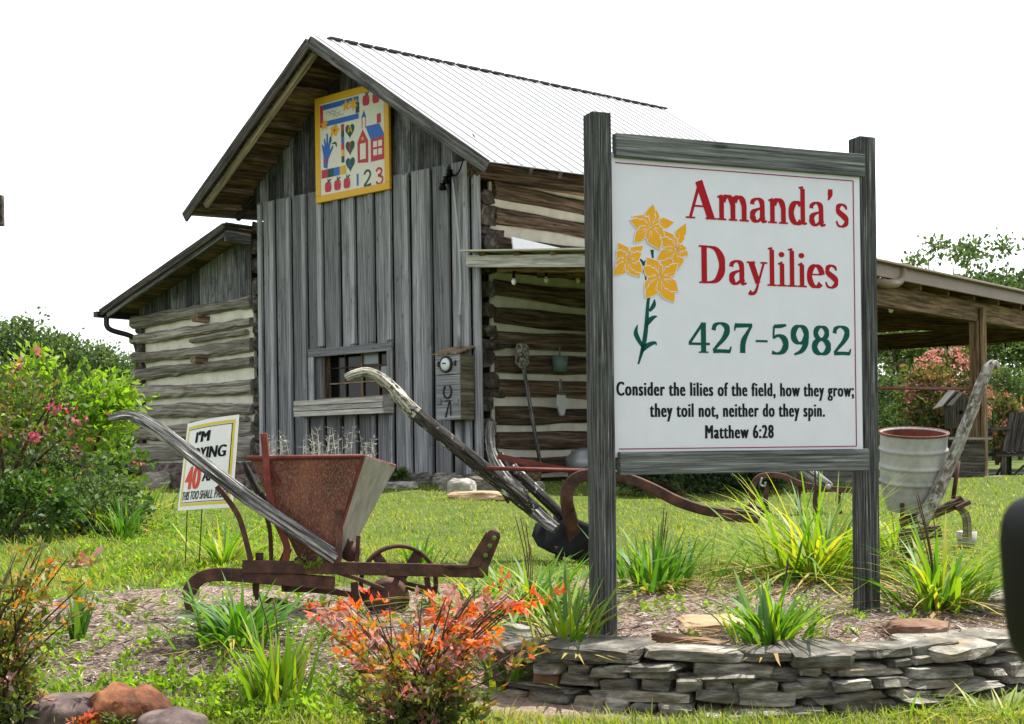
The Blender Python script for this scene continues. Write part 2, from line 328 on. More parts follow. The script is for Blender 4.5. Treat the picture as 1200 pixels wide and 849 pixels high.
    def stone(s, c, dims, rot=0.0, seed=0, boxy=.45, amp=.12, tilt=(0, 0), var=None, nu=22, nv=11, freq=1.0, smooth=False):
        vs, fs = [], []; c = Vector(c)
        def sp(x, e): return math.copysign(abs(x)**e, x)
        Mx = Matrix.Rotation(rot, 3, 'Z') @ Matrix.Rotation(tilt[0], 3, 'X') @ Matrix.Rotation(tilt[1], 3, 'Y')
        for i in range(nv+1):
            ph = -math.pi/2 + math.pi*i/nv
            for j in range(nu):
                th = 2*math.pi*j/nu
                p = Vector((sp(math.cos(ph), boxy)*sp(math.cos(th), boxy), sp(math.cos(ph), boxy)*sp(math.sin(th), boxy), sp(math.sin(ph), boxy*.8)))
                q = p*freq + Vector((seed*3.1, seed*7.7, seed*1.3))
                k = 1 + amp*(mnoise.noise(q*1.3) + .6*mnoise.noise(q*3.1) + .35*mnoise.noise(q*7))
                k2 = 1 + amp*1.2*mnoise.noise(q*2.1 + Vector((9, 9, 9)))
                p = Vector((p.x*dims[0]*k, p.y*dims[1]*k, p.z*dims[2]*k2))/2
                vs.append(c + Mx @ p)
        for i in range(nv):
            for j in range(nu): fs.append((i*nu+j, i*nu+(j+1) % nu, (i+1)*nu+(j+1) % nu, (i+1)*nu+j))
        s.add(vs, fs, None, var, smooth)
    def build(s, name, mat, parent=None, bevel=0, origin=None, bangle=35):
        me = bpy.data.meshes.new(name)
        if parent is not None: o3 = Vector(parent['_w'])
        elif origin is not None: o3 = Vector(origin)
        else:
            a = np.array(s.V); o3 = Vector(((a[:, 0].min()+a[:, 0].max())/2, (a[:, 1].min()+a[:, 1].max())/2, a[:, 2].min()))
        me.from_pydata([(v[0]-o3.x, v[1]-o3.y, v[2]-o3.z) for v in s.V], [], s.F)
        at = me.attributes.new('lc', 'FLOAT_VECTOR', 'POINT'); at.data.foreach_set('vector', np.array(s.L, dtype=np.float32).ravel())
        av = me.attributes.new('var', 'FLOAT', 'FACE'); av.data.foreach_set('value', np.array(s.C, dtype=np.float32))
        me.polygons.foreach_set('use_smooth', np.array(s.smooth, dtype=bool))
        return link(name, me, mat, parent, o3, bevel, bangle)
def link(name, me, mat, parent, o3, bevel=0, bangle=35):
    me.materials.append(M[mat] if isinstance(mat, str) else mat)
    ob = bpy.data.objects.new(name, me); COL.objects.link(ob)
    ob['_w'] = (o3[0], o3[1], o3[2])
    if parent is not None: ob.parent = parent
    else: ob.location = o3
    if bevel:
        b = ob.modifiers.new('bevel', 'BEVEL'); b.width = bevel; b.segments = 1; b.limit_method = 'ANGLE'; b.angle_limit = R(bangle)
    return ob
def nmesh(name, V, F, var, mat, parent=None, smooth=False, origin=None):
    V = np.asarray(V, dtype=np.float32); F = np.asarray(F, dtype=np.int32)
    if parent is not None: o3 = np.array(parent['_w'])
    elif origin is not None: o3 = np.array(origin)
    else: o3 = np.array([(V[:, 0].min()+V[:, 0].max())/2, (V[:, 1].min()+V[:, 1].max())/2, V[:, 2].min()])
    me = bpy.data.meshes.new(name); k = F.shape[1]
    me.vertices.add(len(V)); me.vertices.foreach_set('co', (V - o3).astype(np.float32).ravel())
    me.loops.add(F.size); me.loops.foreach_set('vertex_index', F.ravel())
    me.polygons.add(len(F)); me.polygons.foreach_set('loop_start', np.arange(0, F.size, k, dtype=np.int32))
    me.update(calc_edges=True)
    av = me.attributes.new('var', 'FLOAT', 'FACE'); av.data.foreach_set('value', np.asarray(var, dtype=np.float32))
    if smooth: me.polygons.foreach_set('use_smooth', np.ones(len(F), bool))
    return link(name, me, mat, parent, Vector([float(q) for q in o3]))
def thing(name, loc, label, cat, group=None):
    o = bpy.data.objects.new(name, None); COL.objects.link(o); o.location = loc; o['_w'] = tuple(loc); o.empty_display_size = .1
    return tag(o, label, cat, group)
def tag(o, label, cat, group=None, kind=None):
    if label: o['label'] = label
    if cat: o['category'] = cat
    if group: o['group'] = group
    if kind: o['kind'] = kind
    return o
def curve(pts, n=6):
    """Catmull-Rom through 3D points"""
    pts = [Vector(p) for p in pts]; out = []
    for i in range(len(pts)-1):
        p0, p1, p2, p3 = pts[max(i-1, 0)], pts[i], pts[i+1], pts[min(i+2, len(pts)-1)]
        for k in range(n):
            t = k/n; out.append(.5*((2*p1) + (p2-p0)*t + (2*p0-5*p1+4*p2-p3)*t*t + (-p0+3*p1-3*p2+p3)*t**3))
    out.append(pts[-1]); return out
def ilerp(vals, n):
    x = np.linspace(0, len(vals)-1, n); return list(np.interp(x, range(len(vals)), vals))

# leaves and blades ------------------------------------------------
def unit(a): return a/np.maximum(np.linalg.norm(a, axis=1, keepdims=True), 1e-6)
def leaves(pos, direc, size, var, wr=.42, fold=.12):
    n = len(pos); D = unit(direc); S = unit(np.cross(D, rng.normal(size=(n, 3)))); U = np.cross(S, D)
    size = np.broadcast_to(np.asarray(size, float), (n,))[:, None]
    b = pos; tip = pos + D*size; mid = pos + D*size*.5 - U*size*fold
    V = np.stack([b, mid + S*size*wr*.5, tip, mid - S*size*wr*.5], 1).reshape(-1, 3)
    F = np.arange(4*n).reshape(n, 4)
    return V, F, np.asarray(var, float)
def blades(base, az, length, width, lean, bend, var, K=4, droop=.35):
    n = len(base); h = np.stack([np.cos(az), np.sin(az), np.zeros(n)], 1); side = np.stack([-np.sin(az), np.cos(az), np.zeros(n)], 1)
    L = length[:, None]; rows = []
    for k in range(K+1):
        t = k/K
        c = base + h*L*(lean[:, None]*t + bend[:, None]*t*t)
        c[:, 2] += (length*(t*np.sqrt(np.maximum(1-lean**2, .1)) - droop*bend*t*t*1.6))
        wd = width*(1 - t**2.2)*(.75+.25*min(1, t*4)) + (.0006 if k < K else 0)
        rows.append(np.stack([c + side*wd[:, None]/2, c - side*wd[:, None]/2], 1))
    V = np.stack(rows, 1).reshape(n, -1, 3); m = 2*(K+1); base_i = (np.arange(n)*m)[:, None]
    F = np.concatenate([base_i + np.array([2*k, 2*k+1, 2*k+3, 2*k+2])[None] for k in range(K)], 0)
    return V.reshape(-1, 3), F, np.tile(var, K)
def joinm(parts):
    Vs, Fs, Cs, o = [], [], [], 0
    for V, F, c in parts:
        Vs.append(V); Fs.append(F + o); Cs.append(c); o += len(V)
    return np.concatenate(Vs), np.concatenate(Fs), np.concatenate(Cs)
def nz(x, y, s=1.0, seed=0.0):
    return np.array([mnoise.noise(Vector((a*s+seed, b*s-seed, seed*.37))) for a, b in zip(x, y)])

# ================================================================== GROUND
def mulch_mask(x, y):
    x = np.asarray(x); y = np.asarray(y)
    e = ((x - .1)/2.55)**4 + ((y - 6.40)/1.28)**4
    nn = nz(x, y, 1.4, 3.1)*.55 + nz(x, y, 4.5, 8.2)*.35
    yw = 5.12 + .42*(x - 1.02)**2; bed = (x > -.15) & (x < 2.5) & (y > yw + .05) & (y < 6.5)
    return np.where(bed, np.maximum(.6 + nn*.3, 1 - e), 1 - e + nn*.85)
def make_ground():
    xs = np.concatenate([[-400, -200, -100, -50, -25, -14], np.arange(-9, -3.2, .35), np.arange(-3.2, 3.8, .07), np.arange(3.8, 10, .4), [14, 25, 50, 100, 200, 400]])
    ys = np.concatenate([[-30, -10, 0, 2, 3, 3.6], np.arange(4, 8.6, .06), np.arange(8.6, 20, .4), [22, 26, 32, 40, 55, 75, 100, 160, 300, 600]])
    X, Y = np.meshgrid(xs, ys); Z = gz_np(X, Y)
    V = np.stack([X.ravel(), Y.ravel(), Z.ravel()], 1); nx, ny = len(xs), len(ys)
    i = np.arange((nx-1)*(ny-1)); r, c = i//(nx-1), i % (nx-1); a = r*nx + c
    F = np.stack([a, a+1, a+nx+1, a+nx], 1)
    mk = np.zeros(len(V)); sel = (np.abs(V[:, 0]) < 5) & (V[:, 1] > 4) & (V[:, 1] < 9)
    mk[sel] = np.clip(mulch_mask(V[sel, 0], V[sel, 1])*4 + .3, 0, 1)
    m, t, out = newmat('lawn_soil_and_mulch')
    v = coords(t, 'o'); f = noise_f(t, v, 3, 8, .7); f2 = noise_f(t, v, 60, 6, .7)
    g = ramp(t, f, [(.3, (.045, .075, .014)), (.55, (.085, .125, .02)), (.75, (.14, .135, .05))])
    g = mixc(t, ramp(t, f2, [(.5, (0, 0, 0)), (.7, (1, 1, 1))]), g, (.06, .05, .03))
    b = ramp(t, f2, [(.3, (.10, .065, .05)), (.5, (.24, .175, .14)), (.7, (.40, .33, .28))])
    a_ = nd(t, 'ShaderNodeAttribute', attribute_name='mulch')
    c_ = mixc(t, a_.outputs['Fac'], g, b); finish(t, out, c_, .95, bump=f2, bstr=.8, bdist=.02, spec=.1)
    ob = nmesh('lawn', V, F, np.zeros(len(F)), m, smooth=True, origin=(0, 0, 0)); ob['kind'] = 'structure'
    at = ob.data.attributes.new('mulch', 'FLOAT', 'POINT'); at.data.foreach_set('value', mk.astype(np.float32))
make_ground()

# ================================================================== BARN
C0 = Vector((-.435, 18.8, 0)); A = Vector((-.7536, .6574, 0)).normalized(); Bv = Vector((.6574, .7536, 0)).normalized(); NF = -Bv
Zv = Vector((0, 0, 1)); GZ = .80
def B(t, w_, z): return Vector((C0.x + A.x*t + Bv.x*w_, C0.y + A.y*t + Bv.y*w_, z))
def fp(u, v, o=0.0):
    p = onplane(u, v, C0 + NF*o, NF); return (p - C0).dot(A), p.z
def sp(u, v, s=0.0):
    p = onplane(u, v, C0 - A*s, A); return (p - C0).dot(Bv), p.z
TW = 4.86; TP = 2.43; OV = .865; LEN = 8.1
ZPK = P(370, 42, B(TP, -OV, 0).y).z; ZR = P(575, 186, B(-.95, -OV, 0).y).z; ZL = P(222, 248, B(5.49, -OV, 0).y).z
TR, TL = -.95, 5.49; RISE = .062
def zroof(t, w_):
    k = (ZPK-ZR)/(TP-TR)*(TP-t) if t < TP else (ZPK-ZL)/(TL-TP)*(t-TP)
    return ZPK - k + RISE*(w_+OV)
barn = thing('log_barn', B(TW/2, 3, GZ), 'tall weathered log barn with grey board front, steep gable and white metal roof', 'barn')
ZSEAM = fp(430, 216)[1]
# front board and batten siding
wt0, wz1 = fp(464, 402); wt1, _ = fp(366, 402); _, wz0 = fp(420, 487)
oL, oz1 = fp(379, 414); oR, oz0 = fp(458, 464)
us = [301, 308, 323, 342, 360, 379, 399, 417, 439, 460, 481, 506, 528, 551, 563]
ts = [fp(u, 300)[0] for u in us]
sid = MB(); bat = MB(); zb = GZ + .10
for i in range(len(ts)-1):
    t1, t0 = ts[i], ts[i+1]; tm = (t0+t1)/2 - .027
    spans = [(zb + rnd.uniform(-.03, .03), ZSEAM + .04)]
    if oR < tm < oL: spans = [(zb + rnd.uniform(-.03, .03), oz0), (oz1, ZSEAM+.04)]
    for z0, z1 in spans:
        sid.beam(B(tm, -.012 + rnd.uniform(0, .008), z0), B(tm, -.012, z1), abs(t1-t0)-.058, .024, up=NF, seg=6, wob=.0015)
    if i and not (oR - .1 < t1 < oL + .1):
        bat.beam(B(t1+.028, -.04, zb), B(t1+.028 + rnd.uniform(-.015, .015), -.04, ZSEAM + rnd.uniform(.0, .03)), rnd.uniform(.075, .11), .045, up=NF, seg=6, wob=.002)
    elif i: bat.beam(B(t1+.028, -.04, wz1 + rnd.uniform(.01, .05)), B(t1+.028, -.04, ZSEAM + .01), rnd.uniform(.075, .11), .045, up=NF, seg=6, wob=.002)
    if i and wt0 - .1 < t1 < wt1 + .1 and True:
        bat.beam(B(t1+.028, -.04, zb), B(t1+.028, -.04, wz0 - .02), .06, .03, up=NF, seg=4, wob=.002)
sid.build('board_siding', 'board', barn); bat.build('batten_strips', 'batten', barn)
# gable boards, set behind the lower siding, clipped under the roof
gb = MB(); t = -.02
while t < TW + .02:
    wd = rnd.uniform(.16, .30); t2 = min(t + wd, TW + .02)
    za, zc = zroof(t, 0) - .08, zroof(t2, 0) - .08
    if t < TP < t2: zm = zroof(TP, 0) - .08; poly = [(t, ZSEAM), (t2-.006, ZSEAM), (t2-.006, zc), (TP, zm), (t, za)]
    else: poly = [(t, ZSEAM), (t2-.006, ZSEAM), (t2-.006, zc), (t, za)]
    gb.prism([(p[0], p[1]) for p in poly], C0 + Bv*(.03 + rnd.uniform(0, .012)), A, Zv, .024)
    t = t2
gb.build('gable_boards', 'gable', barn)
# unseen inside core added to block light, rear and left walls
cw = MB()
cw.beam(B(TW/2, LEN-.9, GZ), B(TW/2, LEN-.9, GZ+3.9), TW, .1, up=NF)
cw.beam(B(TW-.08, .12, GZ+2.0), B(TW-.08, LEN-.9, GZ+2.0), .1, 3.9)
cw.beam(B(TW/2, .35, GZ), B(TW/2, .35, GZ+4.45), TW-.2, .05, up=NF)  # dark sheet added behind the siding so no light leaks through its gaps
cw.build('walls_and_light_block', 'darkwood', barn)
# side log wall (faces the porch)
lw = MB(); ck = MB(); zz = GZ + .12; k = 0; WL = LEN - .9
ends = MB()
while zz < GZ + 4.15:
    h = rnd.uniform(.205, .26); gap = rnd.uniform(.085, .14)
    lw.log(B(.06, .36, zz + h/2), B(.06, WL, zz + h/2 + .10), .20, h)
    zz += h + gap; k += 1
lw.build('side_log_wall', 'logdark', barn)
ck.prism([(.30, GZ + .05), (WL, GZ + .05), (WL, GZ + 4.45), (.30, GZ + 4.2)], C0 + A*.075, Bv, Zv, .03)
ck.build('chinking', 'chink', barn)
zz = GZ + .02
while zz < GZ + 4.1:
    h = rnd.uniform(.19, .25)
    ends.log(B(-.03 + rnd.uniform(-.05, .04), .19 + rnd.uniform(-.03, .03), zz + h/2), B(.5, .2, zz + h/2), rnd.uniform(.22, .30), h*.95, seg=3, wob=.03)
    if rnd.random() < .55: ends.log(B(.06 + rnd.uniform(-.02, .02), .03 , zz + h + .03), B(.06, .5, zz + h + .03), .19, .12, seg=3, wob=.025)
    zz += h + rnd.uniform(.05, .12)
ends.build('corner_log_ends', 'logend', barn); ends = MB()
# log ends between barn and shed
zz = GZ + .1
while zz < GZ + 4.1:
    h = rnd.uniform(.2, .27); ends.log(B(TW + .09 + rnd.uniform(-.03, .01), .09, zz+h/2), B(TW - .2, .12, zz+h/2), .20, h, seg=3, wob=.02); zz += h + rnd.uniform(.05, .10)
ends.build('corner_log_ends', 'logend', barn)
cb = MB(); cb.beam(B(-.02, -.03, zb), B(-.02, -.03, ZSEAM + .05), .11, .03, up=NF, seg=6, wob=.002); cb.build('corner_board', 'batten', barn)
# roof
rf = MB()
def slope(tA, tB, nrib, lift, prof=True):
    wv = []; W0, W1 = -OV, LEN
    n = int((W1-W0)/.26)
    for i in range(n):
        x = W0 + (W1-W0)*i/n; wv += [(x, 0), (x+.09, 0), (x+.105, .022), (x+.135, .022), (x+.15, 0)]
    wv.append((W1, 0)); m = len(wv)
    vs = [B(tA, a, zroof(tA if tA != TP else TP, a) + b + lift) for a, b in wv] + [B(tB, a, zroof(tB, a) + b + lift) for a, b in wv]
    vs += [v - Zv*.012 - Zv*b for v, (a, b) in zip(vs, wv*2)]
    fs = [(i, i+1, m+i+1, m+i) for i in range(m-1)] + [(2*m+i, 3*m+i, 3*m+i+1, 2*m+i+1) for i in range(m-1)]
    fs += [(m+i, m+i+1, 3*m+i+1, 3*m+i) for i in range(m-1)] + [(i, 2*m+i, 2*m+i+1, i+1) for i in range(m-1)]
    fs += [(0, m, 3*m, 2*m), (m-1, 3*m-1, 4*m-1, 2*m-1)]
    rf.add(vs, fs, None, .5)
slope(TP, TR-.06, 0, .0); slope(TP, TL+.06, 0, .0)
rf.build('metal_roof', 'roofmetal', barn)
dk = MB()
for tA, tB in ((TP, TR), (TP, TL)):
    n = 16
    for i in range(n):
        a, b = tA + (tB-tA)*i/n, tA + (tB-tA)*(i+1)/n - .004*np.sign(tB-tA); a0, a1 = -OV + .03, LEN - .05
        vs = [B(a, a0, zroof(a, a0)-.016), B(b, a0, zroof(b, a0)-.016), B(b, a1, zroof(b, a1)-.016), B(a, a1, zroof(a, a1)-.016)]
        vs += [v - Zv*.024 for v in vs]
        dk.add(vs, [(0, 1, 2, 3), (7, 6, 5, 4), (0, 4, 5, 1), (1, 5, 6, 2), (2, 6, 7, 3), (3, 7, 4, 0)], [((v-C0).dot(Bv), (v-C0).dot(A), 0) for v in vs])
dk.build('roof_sheathing', 'brownwood', barn)
pu = MB()
for i in range(10):
    t = TP + .12 + (TL - TP - .2)*i/9.5
    pu.beam(B(t, -OV+.07, zroof(t, -OV) - .085), B(t, 0.03, zroof(t, 0) - .085), .10, .085, var=rnd.uniform(.2, 1))
for i in range(8):
    t = TP - .12 - (TP - TR - .2)*i/8
    pu.beam(B(t, -OV+.07, zroof(t, -OV) - .085), B(t, .03, zroof(t, 0) - .085), .10, .085)
pu.build('lookouts', 'brownwood', barn)
def rake(name, tA, tB, w_, drop, wid, th, mat):
    m = MB(); m.beam(B(tA, w_, zroof(tA, w_)-drop), B(tB, w_, zroof(tB, w_)-drop), th, wid, up=(0, 0, 1), seg=10, wob=.003); m.build(name, mat, barn)
rake('rake_board', TP-.02, TR-.03, -OV-.02, .085, .17, .035, 'rake')
rake('rake_board', TP+.02, TL+.02, -OV-.02, .085, .17, .035, 'darkwood')
rake('barge_rafter', TP+.04, TL-.35, -OV+.12, .19, .085, .07, 'tanwood')
rake('barge_rafter', TP-.04, TR+.3, -OV+.12, .17, .085, .07, 'tanwood')
rc = MB(); x = -OV + .35
while x < LEN - .1:
    rc.beam(B(TP, x, zroof(TP, x)+.022), B(TP, x+.24, zroof(TP, x+.24)+.022), .10, .03, var=.5); x += .30
rc.build('ridge_gap_shade', 'darkmetal', barn)  # dark bars put in for the shaded gaps between ribs at the ridge
ev = MB(); ev2 = MB()
for w_ in np.arange(.1, LEN-.2, .62):
    ev.beam(B(.05, w_, zroof(.05, w_)-.11), B(TR+.05, w_, zroof(TR+.05, w_)-.10), .07, .10); ev2.beam(B(TW-.05, w_, zroof(TW-.05, w_)-.11), B(TL-.05, w_, zroof(TL-.05, w_)-.10), .07, .10)
ev.build('rafter_tails', 'darkwood', barn); ev2.build('rafter_tails', 'darkwood', barn)
# top wall log that carries the roof
tp = MB(); tp.log(B(.02, -.05, GZ+4.36), B(.02, WL, GZ+4.62), .24, .24); tp.log(B(.0, .0, GZ+4.66), B(.0, WL, GZ+4.95), .22, .2); tp.build('wall_plate_log', 'logdark', barn)
# window
win = MB()
for (a, b) in (((wt0, wz1-.055), (wt1, wz1-.055)),): win.beam(B(a[0], -.075, a[1]), B(b[0], -.075, b[1]), .03, .12)
win.beam(B(wt0+.055, -.072, oz0-.05), B(wt0+.055, -.072, wz1-.11), .115, .03, up=NF); win.beam(B(wt1-.055, -.072, oz0-.05), B(wt1-.055, -.072, wz1-.11), .115, .03, up=NF)
wf = win.build('window', 'batten', barn, bevel=.004)
jb = MB(); d0 = .14
jb.beam(B(oL, .06, oz0), B(oL, .06, oz1), .02, .18, up=NF); jb.beam(B(oR, .06, oz0), B(oR, .06, oz1), .02, .18, up=NF)
jb.beam(B(oR, .06, oz1), B(oL, .06, oz1), .18, .02); jb.beam(B(oR, .05, oz0), B(oL, .05, oz0), .22, .025)
jb.build('window_reveal', 'brownwood', wf)
sl = MB(); sl.beam(B(oR-.03, -.06, oz0-.03), B(oL+.03, -.06, oz0-.03), .10, .05); sl.build('sill', 'board', wf, bevel=.004)
sh = MB(); nW = 4
for i in range(nW+1):
    t = oR + (oL-oR)*i/nW; sh.beam(B(t, d0-.02, oz0), B(t, d0-.02, oz1), .035 if i in (0, 2, nW) else .018, .025, up=NF)
for i in range(4):
    z = oz0 + (oz1-oz0)*i/3; sh.beam(B(oR, d0-.022, z), B(oL, d0-.022, z), .022, .035 if i in (0, 3) else .018)
sh.build('sash', 'brownwood', wf)
gl = MB(); gl.prism([(oR, oz0), (oL, oz0), (oL, oz1), (oR, oz1)], C0 + Bv*d0, A, Zv, .006); gl.build('pane', 'glass', wf)
cu = MB()
for i, j in ((1, 2), (0, 1)):
    t0, t1 = oR + (oL-oR)*i/nW, oR + (oL-oR)*(i+1)/nW; z0, z1 = oz0 + (oz1-oz0)*j/3, oz0 + (oz1-oz0)*(j+1)/3
    cu.prism([(t0+.02, z0+.03), (t1-.02, z0+.03), (t1-.02, z1-.02), (t0+.02, z1-.02)], C0 + Bv*(d0-.008), A, Zv, .004)
cu.build('painted_sky_reflection', 'pane_reflection', wf)  # pale sheets over two panes, painted sky reflection in the glass
bx0, bz1 = fp(449, 464, .24); bx1, bz0 = fp(345, 489, .24); bz1 = fp(400, 467, .24)[1]
bxp = MB(); hh = (bz1-bz0)/3
for i in range(3): bxp.beam(B(bx0, -.24 - .008*(i % 2), bz0+hh*(i+.5)), B(bx1, -.24 - .008*(i % 2), bz0+hh*(i+.5)), .025, hh-.012)
bxp.beam(B(bx0+.012, -.225, (bz0+bz1)/2), B(bx0+.012, -.03, (bz0+bz1)/2), .024, bz1-bz0-.01); bxp.beam(B(bx1-.012, -.225, (bz0+bz1)/2), B(bx1-.012, -.03, (bz0+bz1)/2), .024, bz1-bz0-.01)
bxp.beam(B(bx0+.03, -.13, bz0+.02), B(bx1-.03, -.13, bz0+.02), .17, .02)
M['boxwood'] = wood('pale_window_box_wood', [(.2, (.26, .245, .21)), (.5, (.46, .44, .39)), (.8, (.62, .60, .54))])
bxp.build('window_box', 'boxwood', barn)
# foundation stones under the siding
fs_ = MB()
for i in range(16):
    t = .1 + i*.31; fs_.stone(B(t, .05, GZ+.04), (.33, .3, .22), math.atan2(A.y, A.x), i, .6, .15)
fs_.build('foundation', 'slate', barn)

# ------------------------------------------------------------------ barn quilt board
qo = .09
q = [fp(u, v, qo) for u, v in ((370, 112), (456, 97), (457, 223), (370, 238))]
qtL, qtR = (q[0][0]+q[3][0])/2, (q[1][0]+q[2][0])/2; qz1 = (q[0][1]+q[1][1])/2; qz0 = (q[2][1]+q[3][1])/2; QW = qtL-qtR; QH = qz1-qz0
quilt = thing('quilt_board', B((qtL+qtR)/2, -qo, qz0), 'yellow framed painted board with apples, a hand and a red schoolhouse on the gable', 'painted board')
def QP(x, y): return (x*QW, y*QH)
QO = B(qtL, -qo, qz0); QX = -A
def qpoly(mb, pts, h=.002): mb.prism([QP(*p) for p in pts], QO + NF*h, QX, Zv, .002, .5)
m_ = MB(); m_.prism([QP(.03, .03), QP(.97, .03), QP(.97, .97), QP(.03, .97)], QO - NF*.03, QX, Zv, .03, .5); m_.build('painted_panel', 'quiltcream', quilt)
m_ = MB(); fw = .065
for a, b in (((0, fw/2), (1, fw/2)), ((0, 1-fw/2), (1, 1-fw/2))):
    m_.beam(QO + QX*a[0]*QW + Zv*a[1]*QH - NF*.01, QO + QX*b[0]*QW + Zv*b[1]*QH - NF*.01, .05, fw*QH, var=.5)
for x in (fw/2, 1-fw/2): m_.beam(QO + QX*x*QW + Zv*fw*QH - NF*.01, QO + QX*x*QW + Zv*(1-fw)*QH - NF*.01, fw*QW, .05, up=NF, var=.5)
m_.build('frame', 'frame_yellow', quilt, bevel=.006)
# (image fractions of the board: x right, y up)
def star(cx, cy, r, n=5, q_=.45): return [(cx + (r if i % 2 == 0 else r*q_)*math.sin(math.pi*i/n), cy + (r if i % 2 == 0 else r*q_)*math.cos(math.pi*i/n)) for i in range(2*n)]
def heart(cx, cy, s): return [(cx + s*.062*16*math.sin(a)**3/16, cy + s*.075*(13*math.cos(a)-5*math.cos(2*a)-2*math.cos(3*a)-math.cos(4*a))/16) for a in np.linspace(0, 2*math.pi, 24)[:-1]]
def apple(cx, cy, s): return [(cx + s*.052*math.sin(a)*(1+.12*math.cos(2*a)), cy + s*.058*math.cos(a)*(1-.18*math.cos(a)**8)) for a in np.linspace(0, 2*math.pi, 20)[:-1]]
def rect(x0, y0, x1, y1): return [(x0, y0), (x1, y0), (x1, y1), (x0, y1)]
def fig(name, mat, polys, parent=None, h=.002):
    m = MB()
    for k, p in enumerate(polys): qpoly(m, p, h + .0007*k)
    return m.build(name, mat, parent or quilt)
def qline(name, mat, pts, wd, parent=None, h=.003):
    mb = MB(); pts = [Vector((p[0]*QW, p[1]*QH, 0)) for p in pts]; c = curve(pts, 5); n = len(c); Lf, Rt = [], []
    for i in range(n):
        d = (c[min(i+1, n-1)] - c[max(i-1, 0)]).normalized(); nn = Vector((-d.y, d.x, 0)); Lf.append(c[i]+nn*wd*QW/2); Rt.append(c[i]-nn*wd*QW/2)
    f3 = lambda p: QO + NF*h + QX*p.x + Zv*p.y
    mb.add([f3(p) for p in Lf] + [f3(p) for p in Rt], [(i, n+i, n+i+1, i+1) for i in range(n-1)], None, .5); return mb.build(name, mat, parent or quilt)
ban = fig('banner', 'blue', [[(.11, .71), (.60, .71), (.60, .76), (.11, .76)]]); fig('banner_edge', 'blue', [rect(.11, .87, .60, .92)], ban); fig('banner_edge', 'qred', [rect(.07, .71, .11, .92)], ban); fig('banner_edge', 'qgreen', [rect(.56, .765, .61, .865)], ban)
for j_, y in enumerate((.835, .81, .785)): qline('scribble', 'qgreen', [(.15+j_*.05+.03*i, y + (.012 if i % 2 else -.004)) for i in range(6)], .004, ban)
for s_ in (star(.13, .73, .06), star(.43, .86, .06), star(.53, .86, .07, 6)): fig('painted_star', 'frame_yellow', [s_], None, .004)
for cx, cy in ((.70, .86), (.83, .86), (.17, .135), (.30, .135), (.43, .135)):
    ap = fig('painted_apple', 'qred', [apple(cx, cy, 1.0)]); fig('apple_leaf', 'qgreen', [[(cx-.005, cy+.05), (cx+.03, cy+.075), (cx+.045, cy+.068), (cx+.02, cy+.05)], rect(cx-.005, cy+.045, cx+.005, cy+.08)], ap, .004); fig('apple_shine', 'frame_yellow', [[(cx+.03, cy+.005), (cx+.037, cy+.02), (cx+.03, cy+.038)]], ap, .005)
hd_ = fig('painted_hand', 'blue', [[(.11, .33), (.16, .31), (.18, .40), (.25, .50), (.24, .52), (.20, .48), (.215, .60), (.20, .61), (.18, .52), (.175, .64), (.155, .64), (.152, .53), (.135, .60), (.118, .595), (.128, .51), (.10, .55), (.088, .54), (.11, .44)]]); fig('red_patch', 'qred', [rect(.13, .37, .165, .41)], hd_, .005)
fw_ = fig('painted_flower', 'frame_yellow', [[(.27+.055*math.cos(a)*(1+.18*math.cos(5*a)), .655+.05*math.sin(a)*(1+.18*math.cos(5*a))) for a in np.linspace(0, 6.28, 25)[:-1]]]); fig('flower_centre', 'qred', [[(.27+.015*math.cos(a), .655+.013*math.sin(a)) for a in np.linspace(0, 6.28, 9)[:-1]]], fw_, .005)
fig('painted_leaf', 'qgreen', [[(.20, .53), (.21, .60), (.225, .63), (.225, .56)]]); fig('painted_leaf', 'qgreen', [[(.22, .535), (.27, .55), (.30, .53), (.295, .49), (.275, .525)]])
for i, mm in enumerate(('qred', 'qgreen', 'blue', 'qred', 'frame_yellow', 'qgreen')): fig('colour_block', mm, [rect(.36, .695-.06*(i+1), .40, .695-.06*i)])
for i, mm in enumerate(('qred', 'qgreen', 'blue', 'frame_yellow')): fig('colour_block', mm, [rect(.08+i*.085, .225, .08+(i+1)*.085, .305)])
hts = [fig('painted_heart', 'qgreen', [heart(.48, .62-i*.155, 1.0)]) for i in range(3)]
qline('letter', 'frame_yellow', [(.455, .60), (.48, .665), (.505, .60)], .012, hts[0], .005); qline('letter', 'frame_yellow', [(.467, .622), (.493, .622)], .01, hts[0], .006)
qline('letter', 'qred', [(.465, .50), (.485, .51), (.49, .485), (.465, .465), (.49, .44), (.465, .425)], .01, hts[1], .005); qline('letter', 'blue', [(.50, .345), (.47, .345), (.465, .30), (.495, .285)], .012, hts[2], .005)
sh_ = fig('painted_schoolhouse', 'qred', [rect(.755, .285, .93, .50)])
gbl = fig('school_gable', 'qred', [[(.58, .30), (.72, .285), (.72, .49), (.65, .60), (.58, .49)]]); fig('school_door', 'quiltcream', [rect(.615, .325, .69, .47)], gbl, .004); fig('gable_star', 'frame_yellow', [star(.65, .515, .025)], gbl, .004)
fig('school_roof', 'blue', [[(.69, .62), (.87, .62), (.94, .50), (.755, .49)]], sh_, .0035)
for a, b in ((.79, .41), (.855, .41), (.79, .335), (.855, .335)): fig('school_window', 'quiltcream', [rect(a, b, a+.05, b+.055)], sh_, .004)
fig('school_chimney', 'qred', [rect(.84, .625, .89, .71)], sh_); bf = fig('belfry', 'blue', [[(.635, .71), (.70, .71), (.67, .775)]])
for x in (.64, .685): fig('belfry_post', 'qred', [rect(x, .61, x+.008, .71)], bf)
qline('numeral', 'blue', [(.575, .09), (.575, .20)], .025)
